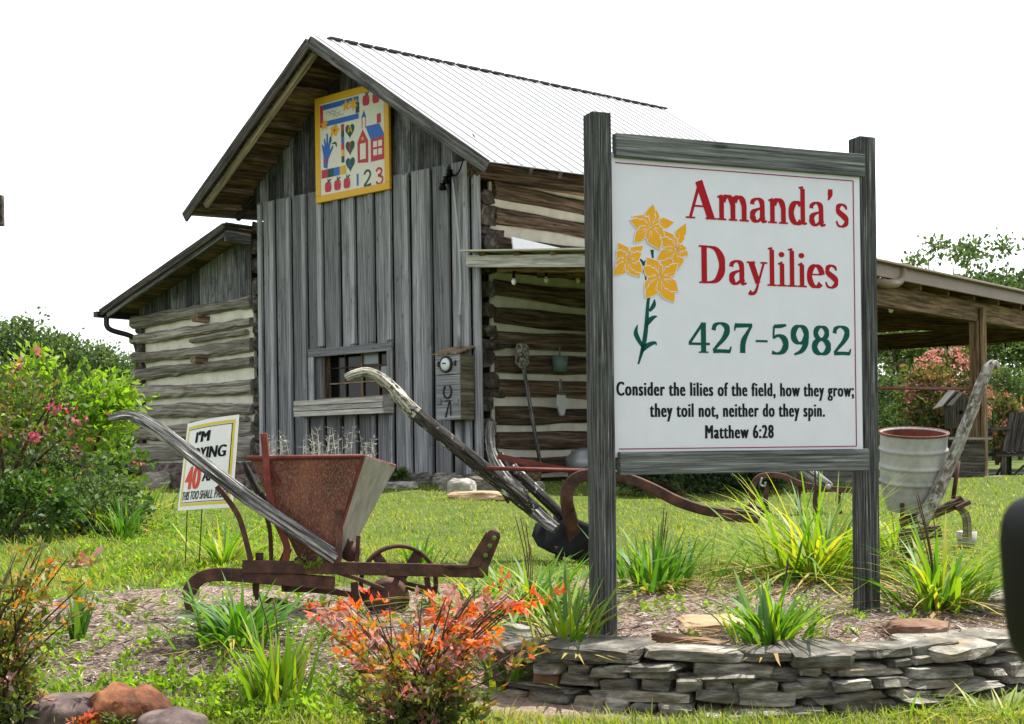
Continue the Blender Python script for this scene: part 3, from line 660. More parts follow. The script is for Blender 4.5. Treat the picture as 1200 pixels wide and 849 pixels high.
qline('numeral', 'qgreen', [(.665, .18), (.69, .21), (.73, .205), (.745, .17), (.71, .12), (.665, .075), (.755, .08)], .022)
qline('numeral', 'qred', [(.82, .185), (.85, .21), (.89, .195), (.885, .16), (.85, .145), (.90, .125), (.90, .085), (.86, .065), (.82, .09)], .022)

# ------------------------------------------------------------------ meter box with conduit
mo = .32
ml, mz1 = fp(511, 417, mo); mr, mz0 = fp(540, 492, mo)
mt = thing('meter_box', B((ml+mr)/2, -.15, mz0), 'wooden electric meter box with a round dial and a nailed horseshoe on the barn front', 'meter box')
m_ = MB(); mw = ml-mr; tm = (ml+mr)/2
zs = mz0 + (mz1-mz0)*.70
m_.beam(B(mr, -mo, (mz0+zs)/2-.004), B(ml, -mo, (mz0+zs)/2-.004), .024, zs-mz0-.012); m_.beam(B(mr, -mo, (mz1+zs)/2), B(ml, -mo, (mz1+zs)/2), .03, mz1-zs)
m_.build('front_board', 'board', mt, bevel=.004)
m_ = MB(); m_.beam(B(mr+.012, -mo+.018, (mz0+mz1)/2), B(mr+.012, -.045, (mz0+mz1)/2), .024, mz1-mz0-.005); m_.beam(B(ml-.012, -mo+.018, (mz0+mz1)/2), B(ml-.012, -.045, (mz0+mz1)/2), .024, mz1-mz0-.005); m_.beam(B(mr+.02, -.16, mz0+.012), B(ml-.02, -.16, mz0+.012), .24, .02)
M['mossboard'] = wood('olive_side_board', [(.25, (.07, .062, .035)), (.5, (.14, .125, .075)), (.75, (.24, .21, .14))])
m_.build('side_board', 'mossboard', mt)
m_ = MB(); m_.prism([(mr-.03, 0), (ml+.03, 0), (ml+.03, .02), (mr-.03, .02)], B(0, 0, mz1+.004) - C0*0 + NF*(mo+.05) - Vector((0, 0, 0)), A, (Bv*.97 + Zv*.24).normalized(), .001) if False else None
vs = [B(mr-.03, -mo-.05, mz1), B(ml+.03, -mo-.05, mz1), B(ml+.03, -.03, mz1+.11), B(mr-.03, -.03, mz1+.11)]; vs += [v + Zv*.02 for v in vs]
m_ = MB(); m_.add(vs, [(3, 2, 1, 0), (4, 5, 6, 7), (0, 1, 5, 4), (1, 2, 6, 5), (2, 3, 7, 6), (3, 0, 4, 7)]); m_.build('lid', 'brownwood', mt)
dc = B(tm+.01, -mo-.015, (mz1+zs)/2 + .0)
m_ = MB(); m_.lathe([(.115, 0), (.115, .03), (.095, .04), (.09, .03)], dc, 24, axis=NF); m_.build('meter_ring', 'darkmetal', mt)
m_ = MB(); m_.lathe([(.0, .05), (.05, .047), (.088, .035), (.09, .02)], dc, 24, axis=NF); mg = m_.build('meter_glass', 'dial', mt)
m_ = MB(); m_.beam(dc + NF*.052 + A*.04 + Zv*.015, dc + NF*.052 - A*.03 + Zv*.015, .004, .018); m_.build('dial_plate', 'darkmetal', mg)
hsC = B(tm, -mo-.02, mz0 + (zs-mz0)*.62)
m_ = MB(); m_.tube([hsC - A*(.075*math.sin(a)) + Zv*(-.09*math.cos(a)) for a in np.linspace(-2.6, 2.6, 16)], .014, 6); m_.build('horseshoe', 'darkmetal', mt)
m_ = MB(); hb = B(tm, -mo-.02, mz0+.16); m_.tube([hb - A*.03 + Zv*.10, hb - Zv*.0, hb + A*.04 - Zv*.12], .011, 6); m_.tube([hb + A*.05 + Zv*.10, hb - A*.05 + Zv*.11, hb - A*.06 - Zv*.1], .009, 6); m_.build('iron_hook', 'darkmetal', mt)
for s_ in (-1, 1):
    m_ = MB(); m_.beam(B(tm+s_*.16, -mo-.02, mz0+.22), B(tm+s_*.16, -mo-.02, mz0+.29), .09, .03, up=NF); m_.build('cleat', 'board', mt)
    m_ = MB(); m_.beam(B(tm+s_*.16, -mo-.025, (mz1+zs)/2-.03), B(tm+s_*.16, -mo-.025, (mz1+zs)/2+.05), .022, .02, up=NF); m_.build('latch', 'darkmetal', mt)
cx, cz = fp(541, 404, .1); c2, cz2 = fp(532, 210, .1)
m_ = MB(); m_.tube([B(cx, -.14, mz1+.05), B(cx, -.14, mz1+.55)], .032, 8); m_.tube(curve([B(cx, -.13, mz1+.5), B(cx-.02, -.12, (cz+cz2)/2-.3), B(cx+.02, -.12, (cz+cz2)/2+.4), B(c2, -.12, cz2)], 6), .022, 8); m_.build('service_conduit', 'greymetal', mt)
m_ = MB()
for k in range(3): m_.lathe([(0, 0), (.05, .0), (.055, .04), (.035, .06), (.05, .09), (0, .1)], B(c2+.06+.05*k, -.12-.02*k, cz2+.04-.09*k), 10)
m_.build('insulator', 'blackplastic', mt)
m_ = MB(); m_.tube(curve([B(c2+.05, -.12, cz2+.05), B(c2-.15, -.15, cz2+.08), B(-.2, -.3, ZSEAM+.3), B(TR+.2, -OV+.1, zroof(TR+.2, -OV)-.2)], 6), .011, 6); m_.build('service_cable', 'blackplastic', mt)
m_ = MB(); m_.tube([B(tm, -.12, mz0), B(tm, -.12, GZ)], .05, 8); m_.build('lower_conduit', 'greymetal', mt)

# ================================================================== LEFT LOG SHED
shed = thing('log_shed', B(6.5, 1.5, GZ-.05), 'low lean-to log shed with wide pale chinking left of the tall barn', 'shed')
T0, T1 = 4.98, 8.13; SO = .54; SL = 4.5
sT1 = 8.49
szA = P(262, 262, B(4.95, -SO, 0).y).z; szB = P(118, 363, B(sT1, -SO, 0).y).z
def zs_(t): return szA + (szB-szA)*(t-4.95)/(sT1-4.95)
lgm = MB(); cks = MB(); le = MB()
ztop0, ztop1 = fp(293, 347)[1], fp(168, 366)[1]
NB = 8; z0b = GZ + .30; pit = (ztop0 - z0b)/NB
for i in range(NB):
    h = pit*(rnd.uniform(.50, .62) if i < 4 else rnd.uniform(.62, .80)); zc = ztop0 - pit*i - h/2 - .0; zl = ztop1 - (ztop1 - z0b)/NB*i - h/2
    if i == NB-1: h *= 1.25
    lgm.log(B(T0, .06, zc + rnd.uniform(-.02, .02)), B(T1 + .10 + rnd.uniform(-.06, .10), .02, zl + rnd.uniform(-.02, .02) - (.04 if i < 3 else 0)), .22, h, seg=18, wob=.014)
    if i in (1, 5): lgm.log(B(T0+.1, -.02, zc - h*.5 - pit*.18), B(T0 + 1.6, -.02, zl - h*.5 - pit*.22), .10, .07, seg=8)
lgm.build('log_wall', 'log', shed)
cks.prism([(T0, z0b-.2), (T1, z0b-.2), (T1, ztop1+.05), (T0, ztop0+.05)], C0 + Bv*.045, A, Zv, .06, .5); cks.build('chinking', 'chink', shed)
for i in range(9):
    zc = ztop1 - .28 - (ztop1 - z0b)/NB*i
    le.log(B(T1-.02, -.04, zc), B(T1-.02, SL, zc), .20, pit*.55, seg=5, wob=.02)
le.build('corner_log_ends', 'logend', shed)
mb = MB()
for (u, v) in ((233, 374), (231, 422)):
    t_, z_ = fp(u, v, .12); mb.beam(B(t_, -.20, z_), B(t_, .05, z_), .16, .10)
mb.build('peg', 'brownwood', shed)
gb = MB(); t = T0
while t < T1:
    t2 = min(t + rnd.uniform(.16, .27), T1); gb.prism([(t, ztop0 + (ztop1-ztop0)*(t-T0)/(T1-T0)-.05), (t2-.005, ztop0 + (ztop1-ztop0)*(t2-T0)/(T1-T0)-.05), (t2-.005, zs_(t2)-.10), (t, zs_(t)-.10)], C0 + Bv*(.0 + rnd.uniform(0, .01)), A, Zv, .024); t = t2
gb.build('gable_boards', 'gable', shed)
def slab(mb, pts, th, var=None, lcax=None):
    vs = list(pts) + [p - Zv*th for p in pts]
    ls = [((v-C0).dot(lcax), (v-C0).dot(A), v.z) for v in vs] if lcax else None
    mb.add(vs, [(0, 1, 2, 3), (7, 6, 5, 4), (0, 4, 5, 1), (1, 5, 6, 2), (2, 6, 7, 3), (3, 7, 4, 0)], ls, var)
m_ = MB(); slab(m_, [B(4.9, -SO, zs_(4.9)), B(sT1, -SO, zs_(sT1)), B(sT1, SL, zs_(sT1)), B(4.9, SL, zs_(4.9))], .03); m_.build('roof', 'darkroof', shed)
m_ = MB()
for i in range(12):
    a, b = 4.95 + (sT1-4.95)*i/12, 4.95 + (sT1-4.95)*(i+1)/12 - .005; slab(m_, [B(a, -SO+.03, zs_(a)-.034), B(b, -SO+.03, zs_(b)-.034), B(b, SL, zs_(b)-.034), B(a, SL, zs_(a)-.034)], .022, None, Bv)
m_.build('roof_sheathing', 'brownwood', shed)
m_ = MB(); m_.beam(B(4.93, -SO-.015, zs_(4.93)-.06), B(sT1, -SO-.015, zs_(sT1)-.06), .03, .12); m_.build('rake_board', 'darkwood', shed)
m_ = MB(); m_.beam(B(4.96, -SO+.04, zs_(4.96)-.15), B(sT1-.15, -SO+.04, zs_(sT1-.15)-.15), .045, .09); m_.beam(B(4.96, -SO+.03, zs_(4.96)-.19), B(4.96, -.02, zs_(4.96)-.19), .05, .17); m_.build('barge_rafter', 'rake', shed)
m_ = MB(); m_.beam(B(sT1+.02, -SO-.1, zs_(sT1)-.09), B(sT1+.02, SL, zs_(sT1)-.09), .12, .10); m_.tube(curve([B(sT1-.1, -SO+.05, zs_(sT1)-.12), B(sT1-.12, -SO+.08, zs_(sT1)-.34), B(sT1-.25, -.1, zs_(sT1)-.46), B(T1+.07, -.03, zs_(sT1)-.60), B(T1+.06, .05, zs_(sT1)-.9)], 6), .05, 8); m_.build('gutter', 'darkmetal', shed)
m_ = MB(); m_.beam(B(6.5, SL-.05, GZ), B(6.5, SL-.05, GZ+2.2), 3.3, .1, up=NF); m_.beam(B(6.5, .3, GZ), B(6.5, .3, GZ+2.4), 3.1, .05, up=NF); m_.build('walls_and_light_block', 'darkwood', shed)  # rear wall, and an unseen dark sheet behind the front logs
m_ = MB()
for i in range(10):
    for j in range(2): m_.stone(B(T0 + .12 + i*.33 + j*.1, .0 - j*.05, GZ+.0+ (1-j)*.2), (.36, .36, .24), math.atan2(A.y, A.x), i*2+j, .6, .2)
m_.build('foundation', 'boulderdark', shed)

# ================================================================== PORCH
S1 = 5.24; PW0 = -.36; PWL = 8.0; PX = 14.0; SX = 6.0
pzA = P(540, 293, B(0, PW0, 0).y).z; pzB = P(966, 286, B(-S1, PW0, 0).y).z
def zp(s): return pzA + (pzB-pzA)*s/S1
porch = thing('open_porch', B(-2.6, 4, GZ-.06), 'open timber porch with brown eave and shallow roof on the right of the barn', 'porch')
m_ = MB(); slab(m_, [B(0.0, PW0, zp(0)), B(-S1, PW0, zp(S1)), B(-S1, PWL, zp(S1)), B(0.0, PWL, zp(0))], .02, .5)
for w_ in np.arange(PW0+.2, PWL, .3): m_.beam(B(-.1, w_, zp(.1)+.010), B(-S1, w_, zp(S1)+.010), .04, .022, var=.5)
slab(m_, [B(SX, PWL+.3, zp(0)), B(0.0, PWL+.3, zp(0)), B(0.0, PX, zp(0)), B(SX, PX, zp(0))], .02, .5); slab(m_, [B(0.0, PWL+.001, zp(0)), B(-S1, PWL+.001, zp(S1)), B(-S1, PX, zp(S1)), B(0.0, PX, zp(0))], .02, .5)
m_.build('metal_roof', 'cream_roof', porch)
m_ = MB()
for w_ in np.arange(PWL+.5, PX, .85): m_.beam(B(SX-.1, w_, zp(0)-.165), B(.0, w_, zp(0)-.165), .05, .19); m_.beam(B(-.02, w_, zp(0)-.165), B(-S1+.05, w_, zp(S1-.05)-.165), .05, .19)
for s in np.arange(-SX+.3, S1, .62): m_.beam(B(-s, PWL+.32, zp(max(s, 0))-.045), B(-s, PX, zp(max(s, 0))-.045), .16, .045)
for w_ in np.arange(.15, PWL, .85): m_.beam(B(-.25, w_, zp(.25)-.165), B(-S1+.05, w_, zp(S1-.05)-.165), .05, .19)
for s in np.arange(.3, S1, .62): m_.beam(B(-s, PW0+.1, zp(s)-.045), B(-s, PWL, zp(s)-.045), .10, .045)
m_.build('rafters', 'porchwood', porch)
m_ = MB(); m_.beam(B(.02, PW0+.16, zp(0)-.14), B(-S1+.1, PW0+.16, zp(S1)-.14), .04, .16); m_.build('rake_board', 'boxwood', porch)
m_ = MB(); m_.beam(B(-S1-.02, PW0, zp(S1)-.12), B(-S1-.02, PX, zp(S1)-.12), .03, .17, var=.5); m_.beam(B(-S1-.06, PW0, zp(S1)-.03), B(-S1-.06, PX, zp(S1)-.03), .10, .03, var=.5); m_.build('eave_fascia', 'fascia', porch, bevel=.006)
m_ = MB(); m_.beam(B(-S1+.28, 0, zp(S1)-.36), B(-S1+.28, PX, zp(S1)-.36), .12, .27); m_.build('eave_beam', 'porchwood', porch)
m_ = MB(); m_.beam(B(SX-.2, PX-.1, 3.52), B(-S1+.2, PX-.1, 3.52), .12, .34); m_.build('rear_beam', 'porchwood', porch)
for (s, w_) in ((S1-.28, 4.97), (S1-.28, .06), (S1-.28, PX-.2), (-4.6, PX-.1)):
    m_ = MB(); m_.beam(B(-s, w_, GZ-.14), B(-s, w_, (zp(S1)-.49) if s > 4 else 3.34), .14, .14, up=NF)
    m_.beam(B(-s-.11, w_, GZ-.14), B(-s-.11, w_, zp(S1)-.3), .05, .12, up=NF) if w_ == 4.97 else None
    m_.build('post', 'porchwood', porch, bevel=.006)
dkm = MB()
for i in range(28):
    s = .3 + i*.178; dkm.beam(B(-s, 2.2, GZ-.02), B(-s, PWL, GZ-.02), .17, .035)
dkm.beam(B(-.3, 2.2, GZ-.10), B(-S1+.0, 2.2, GZ-.10), .04, .12); dkm.beam(B(-S1+.06, 2.2, GZ-.10), B(-S1+.06, PWL, GZ-.10), .04, .12)
dkm.build('deck', 'deck', porch)
m_ = MB(); dsb = onplane(1047, 318, C0 - A*(S1+.02), A); m_.tube(curve([dsb + Zv*.12 + Bv*.22, dsb + Bv*.22 - Zv*.02, dsb + Bv*.12 - Zv*.12, dsb - Zv*.17 - Bv*.15 , dsb - Zv*.2 + A*.2 - Bv*.4, dsb - Zv*1.2 + A*.25 - Bv*.42], 6), .06, 8, flat=1); m_.build('downspout', 'fascia', porch)
fl = [sp(u, v, .03) for u, v in ((585, 280), (587, 297), (655, 296))]
m_ = MB(); m_.prism([f for f in fl], C0 - A*.25, Bv, Zv, .02, .5)
M['flashing'] = plain('white_flashing_metal', (.82, .83, .86), .4); m_.build('flashing', 'flashing', porch)

# ================================================================== THE SIGN
SD = Vector((.925, .381, 0)).normalized(); SN = Vector((.381, -.925, 0)).normalized()
S0 = P(720, 345, 5.78)
def sgn(u, v, h=0.0):
    p = onplane(u, v, S0 + SN*h, SN); return (p - S0).dot(SD), p.z
def SP(x, z, h=0.0): return Vector((S0.x, S0.y, 0)) + SD*x + SN*h + Zv*z
pl, pzt = sgn(720, 190); pr, pzb = sgn(1007, 527); _, pzb2 = sgn(723, 531); pzb = (pzb+pzb2)/2
pzt = (sgn(722, 186)[1] + sgn(1004, 207)[1])/2
sign = thing('roadside_sign', SP((pl+pr)/2, .42, -.02), 'large white daylily sign with red and green lettering between two dark wooden posts', 'sign')
m_ = MB(); m_.prism([(pl-.03, pzb-.02), (pr+.02, pzb-.02), (pr+.02, pzt+.02), (pl-.03, pzt+.02)], SP(0, 0, -.016), SD, Zv, .016, .5); panel = m_.build('sign_panel', 'panel', sign)
def post(ut, vt, ub, vb, h):
    xt, zt = sgn(ut, vt, h); xb, zb_ = sgn(ub, vb, h)
    m = MB(); m.beam(SP(xb + (xb-xt)*.1, zb_-.12, h-.045), SP(xt, zt, h-.045), .09, .09, up=SN, seg=14, wob=.0006); m.build('post', 'post', sign, bevel=.004)
    return xt, xb, zt
xa = post(705, 131, 713, 752, .03); xb_ = post(1017, 160, 1023, 728, -.022)
r0, rz1a = sgn(718, 160); r1, rz1b = sgn(1010, 182)
m_ = MB(); rzt = (sgn(720, 173)[1] + sgn(1008, 193)[1])/2; m_.beam(SP(sgn(719, 173)[0], rzt, .004), SP(sgn(1010, 193)[0], rzt, .004), .038, sgn(720, 159)[1]-sgn(720, 187)[1], seg=10, wob=.0006); m_.build('top_rail', 'rail', sign, bevel=.003)
m_ = MB(); rzt = (sgn(725, 543)[1] + sgn(1014, 539)[1])/2; m_.beam(SP(sgn(724, 543)[0], rzt, .004), SP(sgn(1015, 539)[0], rzt, .004), .038, sgn(724, 530)[1]-sgn(724, 557)[1], seg=10, wob=.0006); m_.build('bottom_rail', 'rail', sign, bevel=.003)
# border lines
m_ = MB()
bl = sgn(723, 345)[0] + .0; brr = sgn(1001.5, 360)[0]; bt = pzt - .02; bb = pzb + .016
m_.beam(SP(bl, bt, .0012), SP(brr, bt, .0012), .0022, .004, var=.5); m_.beam(SP(brr, bb, .0012), SP(brr, bt, .0012), .004, .0022, up=SN, var=.5); m_.beam(SP(bl, bb, .0012), SP(brr, bb, .0012), .0022, .004, var=.5)
m_.build('border_line', 'pink', panel)

# serif glyphs: strokes of (x, y, width) in cap heights
def arcp(cx, cy, rx, ry, a0, a1, wv, wh, n=12):
    return [(cx + rx*math.cos(a), cy + ry*math.sin(a), wh + (wv-wh)*abs(math.cos(a))) for a in np.linspace(R(a0), R(a1), n)]
def sf(x, y, w_=.2): return ('r', x-w_/2, y, x+w_/2, y+.045)
GL = {
 'A': (.78, [[(.085, .02, .06), (.35, .98, .07)], [(.315, .985, .16), (.63, .02, .16)], [(.17, .33, .05), (.50, .33, .05)], sf(.09, 0, .24), sf(.63, 0, .28)]),
 'm': (.87, [[(.13, 0, .13), (.13, .62, .13)], [(.02, .60, .04), (.15, .645, .06)], arcp(.285, .44, .13, .19, 165, 20, .13, .08) + [(.43, .40, .13), (.43, .02, .13)], arcp(.585, .44, .13, .19, 165, 20, .13, .08) + [(.73, .40, .13), (.73, .02, .13)], sf(.13, 0, .24), sf(.43, 0, .22), sf(.73, 0, .24)]),
 'n': (.57, [[(.13, 0, .13), (.13, .62, .13)], [(.02, .60, .04), (.15, .645, .06)], arcp(.285, .44, .13, .19, 165, 20, .13, .08) + [(.43, .40, .13), (.43, .02, .13)], sf(.13, 0, .24), sf(.43, 0, .24)]),
 'a': (.50, [[(.08, .47, .12), (.10, .56, .08), (.22, .625, .06), (.33, .56, .11), (.355, .42, .13), (.355, .14, .13), (.40, .03, .08), (.48, .05, .03)], [(.34, .38, .05), (.20, .335, .06), (.10, .25, .11), (.09, .14, .13), (.15, .04, .09), (.24, .035, .06), (.34, .14, .05)]]),
 'd': (.56, [[(.40, .02, .13), (.40, .98, .13)], [(.29, 1.0, .04), (.42, 1.02, .06)], arcp(.24, .315, .165, .285, 50, 310, .14, .07, 18), [(.40, .03, .05), (.51, .05, .05)]]),
 "'": (.24, [[(.12, 1.02, .13), (.12, .90, .13), (.09, .78, .06), (.05, .72, .02)]]),
 's': (.42, [[(.34, .49, .04), (.31, .58, .06), (.20, .625, .06), (.10, .55, .10), (.11, .43, .11), (.22, .335, .12), (.32, .24, .12), (.33, .12, .10), (.22, .025, .06), (.10, .05, .05), (.05, .17, .04)]]),
 'D': (.76, [[(.14, .02, .15), (.14, .98, .15)], [(.10, .965, .06), (.30, .965, .06), (.46, .90, .10), (.575, .70, .15), (.60, .50, .165), (.575, .30, .15), (.46, .10, .10), (.30, .035, .06), (.10, .035, .06)], sf(.12, 0, .22), sf(.12, .955, .22)]),
 'y': (.52, [[(.10, .62, .13), (.28, .06, .12)], [(.44, .62, .05), (.30, .12, .05), (.22, -.15, .06), (.12, -.23, .08), (.04, -.18, .10)], sf(.10, .59, .22), sf(.44, .59, .18)]),
 'l': (.27, [[(.135, .02, .13), (.135, .98, .13)], [(.03, 1.0, .04), (.15, 1.02, .06)], sf(.135, 0, .25)]),
 'i': (.27, [[(.135, .02, .13), (.135, .62, .13)], [(.03, .60, .04), (.15, .645, .06)], sf(.135, 0, .25), ('d', .125, .86, .085)]),
 'e': (.47, [[(.10, .36, .045), (.40, .36, .045)], arcp(.245, .315, .175, .29, 8, 318, .14, .07, 20)]),
 '4': (.64, [[(.42, .96, .06), (.05, .31, .06)], [(.03, .29, .085), (.60, .29, .085)], [(.43, .02, .14), (.43, .98, .14)], sf(.43, 0, .26)]),
 '2': (.60, [[(.07, .74, .11), (.11, .90, .09), (.26, .97, .07), (.42, .87, .13), (.44, .70, .14), (.34, .47, .10), (.17, .24, .07), (.06, .08, .06)], [(.05, .06, .12), (.30, .07, .12), (.52, .06, .11)], [(.50, .05, .06), (.55, .22, .03)]]),
 '7': (.58, [[(.06, .91, .15), (.55, .93, .12)], [(.055, .74, .03), (.075, .92, .06)], [(.53, .92, .05), (.40, .66, .08), (.29, .38, .13), (.27, .02, .15)]]),
 '-': (.46, [[(.06, .42, .075), (.40, .42, .075)]]),
 '5': (.58, [[(.13, .92, .12), (.30, .93, .12), (.48, .97, .06)], [(.125, .93, .06), (.105, .52, .045)], [(.105, .53, .05), (.24, .62, .08), (.40, .53, .13), (.46, .32, .15), (.38, .11, .12), (.22, .025, .07), (.06, .06, .10)]]),
 '9': (.62, [arcp(.29, .665, .19, .285, 0, 360, .15, .07, 24), [(.48, .66, .14), (.46, .38, .13), (.34, .13, .10), (.12, .0, .05)]]),
 '8': (.62, [arcp(.30, .74, .165, .205, 0, 360, .13, .07, 22), arcp(.30, .275, .205, .24, 0, 360, .15, .07, 22)]),
 ' ': (.3, []),
}
def catm(pts, n=5):
    if len(pts) == 2: return pts
    out = []; p = [np.array(q) for q in pts]
    for i in range(len(p)-1):
        a, b, c, d = p[max(i-1, 0)], p[i], p[i+1], p[min(i+2, len(p)-1)]
        for k in range(n):
            t = k/n; out.append(.5*(2*b + (c-a)*t + (2*a-5*b+4*c-d)*t*t + (-a+3*b-3*c+d)*t**3))
    out.append(p[-1]); return out
def glyph_text(text, u0, u1, vbase, vcap, mat, parent, name, wk=1.0):
    xl, zl = sgn(u0, vbase[0]); xr, zr = sgn(u1, vbase[1]); cap = ((sgn(u0, vcap)[1]) - zl); adv = sum(GL[c][0] for c in text); adv -= GL[text[-1]][0]*.08
    kx = (xr-xl)/adv; x = xl; zb_ = (zl+zr)/2 if abs(zl-zr) < .03 else zl
    for ch in text:
        a, strokes = GL[ch]; mb = MB(); lay = 0
        for st in strokes:
            lay += 1; h = .0006 + .00035*lay
            if isinstance(st, tuple):
                if st[0] == 'r': poly = [(st[1], st[2]), (st[3], st[2]), (st[3], st[4]), (st[1], st[4])]
                else: poly = [(st[1]+st[3]*math.cos(a_)*(.9), st[2]+st[3]*.85*math.sin(a_)) for a_ in np.linspace(0, 2*math.pi, 13)[:-1]]
                mb.prism([(x + p[0]*kx, zb_ + p[1]*cap) for p in poly], SP(0, 0, 0), SD, Zv, h, .5); continue
            c = catm(st) if len(st) < 12 else st; n = len(c); Lf, Rt = [], []
            cc = [np.array((p[0]*kx, p[1]*cap)) for p in c]
            for i in range(n):
                if len(st) >= 18 and abs(c[0][0]-c[-1][0]) < 1e-6 and abs(c[0][1]-c[-1][1]) < 1e-6: d = cc[(i+1) % n if i < n-1 else 1] - cc[i-1 if i else n-2]
                else: d = cc[min(i+1, n-1)] - cc[max(i-1, 0)]
                d = d/max(np.linalg.norm(d), 1e-9); nn = np.array((-d[1], d[0]))
                hw = c[i][2]/2*wk*(abs(nn[0])*kx + abs(nn[1])*cap); Lf.append(cc[i]+nn*hw); Rt.append(cc[i]-nn*hw)
            vs = [SP(x+p[0], zb_+p[1], h) for p in Lf] + [SP(x+p[0], zb_+p[1], h) for p in Rt]
            mb.add(vs, [(i, n+i, n+i+1, i+1) for i in range(n-1)], None, .5)
        if mb.V: mb.build(name, mat, parent)
        x += a*kx
glyph_text("Amanda's", 805, 994, (256, 267), 211, 'red', panel, 'red_letter', .98)
glyph_text("Daylilies", 819, 982, (331.5, 339), 287, 'red', panel, 'red_letter', .95)
glyph_text("427-5982", 806, 997, (414.5, 416), 378, 'teal', panel, 'green_numeral', .98)
def text_mesh(body, bold=0.0, spacing=1.0):
    cu_ = bpy.data.curves.new('lettering', 'FONT'); cu_.body = body; cu_.offset = bold; cu_.space_character = spacing; cu_.resolution_u = 4
    ob = bpy.data.objects.new('lettering', cu_); COL.objects.link(ob); dg = bpy.context.evaluated_depsgraph_get()
    me = bpy.data.meshes.new_from_object(ob.evaluated_get(dg)); bpy.data.objects.remove(ob); bpy.data.curves.remove(cu_)
    co = np.zeros(len(me.vertices)*3); me.vertices.foreach_get('co', co); co = co.reshape(-1, 3)
    fs = [tuple(p.vertices) for p in me.polygons]; bpy.data.meshes.remove(me); return co, fs
TXN = Vector((0, -1, 0))
def flat_text(body, to3, x0, x1, zb_, cap, mat, parent, name, bold=.02, spacing=1.0, shear=0):
    co, fs = text_mesh(body, 0.0, spacing); capu = .73
    xm, xM = co[:, 0].min(), co[:, 0].max(); mb = MB()
    X = x0 + (co[:, 0]-xm)/(xM-xm)*(x1-x0) + shear*co[:, 1]; Z = zb_ + co[:, 1]/capu*cap
    
    for k in range(7 if bold else 1):
        dx = (k-3)/3*bold*.62*(x1-x0)/(xM-xm)
        mb.add([to3(a, b) + TXN*(.00012*k) for a, b in zip(X + dx, Z)], fs, None, .5)
    return mb.build(name, mat, parent)
def verse(body, u0, u1, vb, vc):
    xl, zl = sgn(u0, vb); xr, zr = sgn(u1, vb); flat_text(body, lambda a, b: SP(a, b, .0012), xl, xr, (zl+zr)/2, sgn(u0, vc)[1]-zl, 'black', panel, 'black_lettering', .095, 1.18)
verse('Consider the lilies of the field, how they grow;', 723, 1000, 464.4, 447.2)
verse('they toil not, neither do they spin.', 762, 966, 488.7, 471.5)
verse('Matthew 6:28', 827, 906, 513.8, 497.2)
# painted lilies
def petal(mb, cx, cy, ang, L, W_, h, bend=0.0):
    """pixel-space petal on the panel: base at cx,cy; long axis at ang (deg, up = 90)"""
    a = R(ang); pts = []
    for t in np.linspace(0, 1, 9): pts.append((t*L, W_*math.sin(math.pi*min(1, t**.85*.97+.03))**.8*(.75+.25*t) + (1.0*math.sin(t*21) if .3 < t < .97 else 0), t))
    up = [(x, y) for x, y, t in pts]; lo = [(x, -y) for x, y, t in pts][::-1]
    poly = []
    for x, y in up + lo:
        yy = y + bend*(x/L)**2*L; poly.append(sgn(cx + x*math.cos(a) - yy*math.sin(a), cy - (x*math.sin(a) + yy*math.cos(a))))
    mb.prism(poly, SP(0, 0, 0), SD, Zv, h, .5)
def bloom(cx, cy, s, angs, seed):
    r_ = random.Random(seed); mb = MB(); wl = MB()
    for i, (a, L, W_) in enumerate(angs):
        bx, by = cx + 1.5*s*math.cos(R(a)), cy - 1.5*s*math.sin(R(a)); bd = (.30 if i % 2 else -.30)*r_.uniform(.5, 1.2); st = r_.getstate()
        petal(wl, bx, by, a, L*s + 1.0, W_*s*1.18 + 1.1, .0012 + .0006*i, bd); petal(mb, bx, by, a, L*s, W_*s*1.18, .0015 + .0006*i, bd)
        for k in (-.22, .22):
            aa = R(a) + k*.4; p0 = (cx + 5*s*math.cos(aa), cy - 5*s*math.sin(aa)); e = (cx + L*.72*s*math.cos(aa+k*.3 - bd*.5), cy - L*.72*s*math.sin(aa+k*.3 - bd*.5)); n_ = np.array((-(e[1]-p0[1]), e[0]-p0[0])); n_ = n_/np.linalg.norm(n_)*.32
            wl.prism([sgn(p0[0]+n_[0], p0[1]+n_[1]), sgn(e[0], e[1]), sgn(p0[0]-n_[0], p0[1]-n_[1])], SP(0, 0, 0), SD, Zv, .0017 + .0006*i, .5)
    fl_ = mb.build('painted_lily', 'amber', panel); wl.build('petal_vein', 'panel', fl_)
bloom(762, 266, 1.0, [(20, 26, 6.5), (62, 22, 6.5), (100, 24, 6.0), (140, 22, 6.5), (175, 23, 6), (212, 25, 6.5), (-22, 18, 6), (-85, 26, 8)], 1)
bloom(735, 305, 1.0, [(60, 22, 6), (100, 20, 6), (150, 15, 5.5), (205, 16, 5.5), (245, 22, 6.5), (290, 22, 6.5), (335, 20, 6), (15, 16, 5.5)], 2)
bloom(773, 325, 1.05, [(70, 26, 6.5), (110, 24, 7), (160, 20, 6), (215, 24, 7.5), (250, 26, 7), (290, 30, 8), (330, 24, 6.5), (20, 22, 6)], 3)
bloom(792, 292, 1.0, [(80, 30, 6), (115, 24, 5.5), (155, 20, 6), (200, 24, 6), (285, 22, 6.5), (320, 14, 5), (20, 10, 4)], 4)
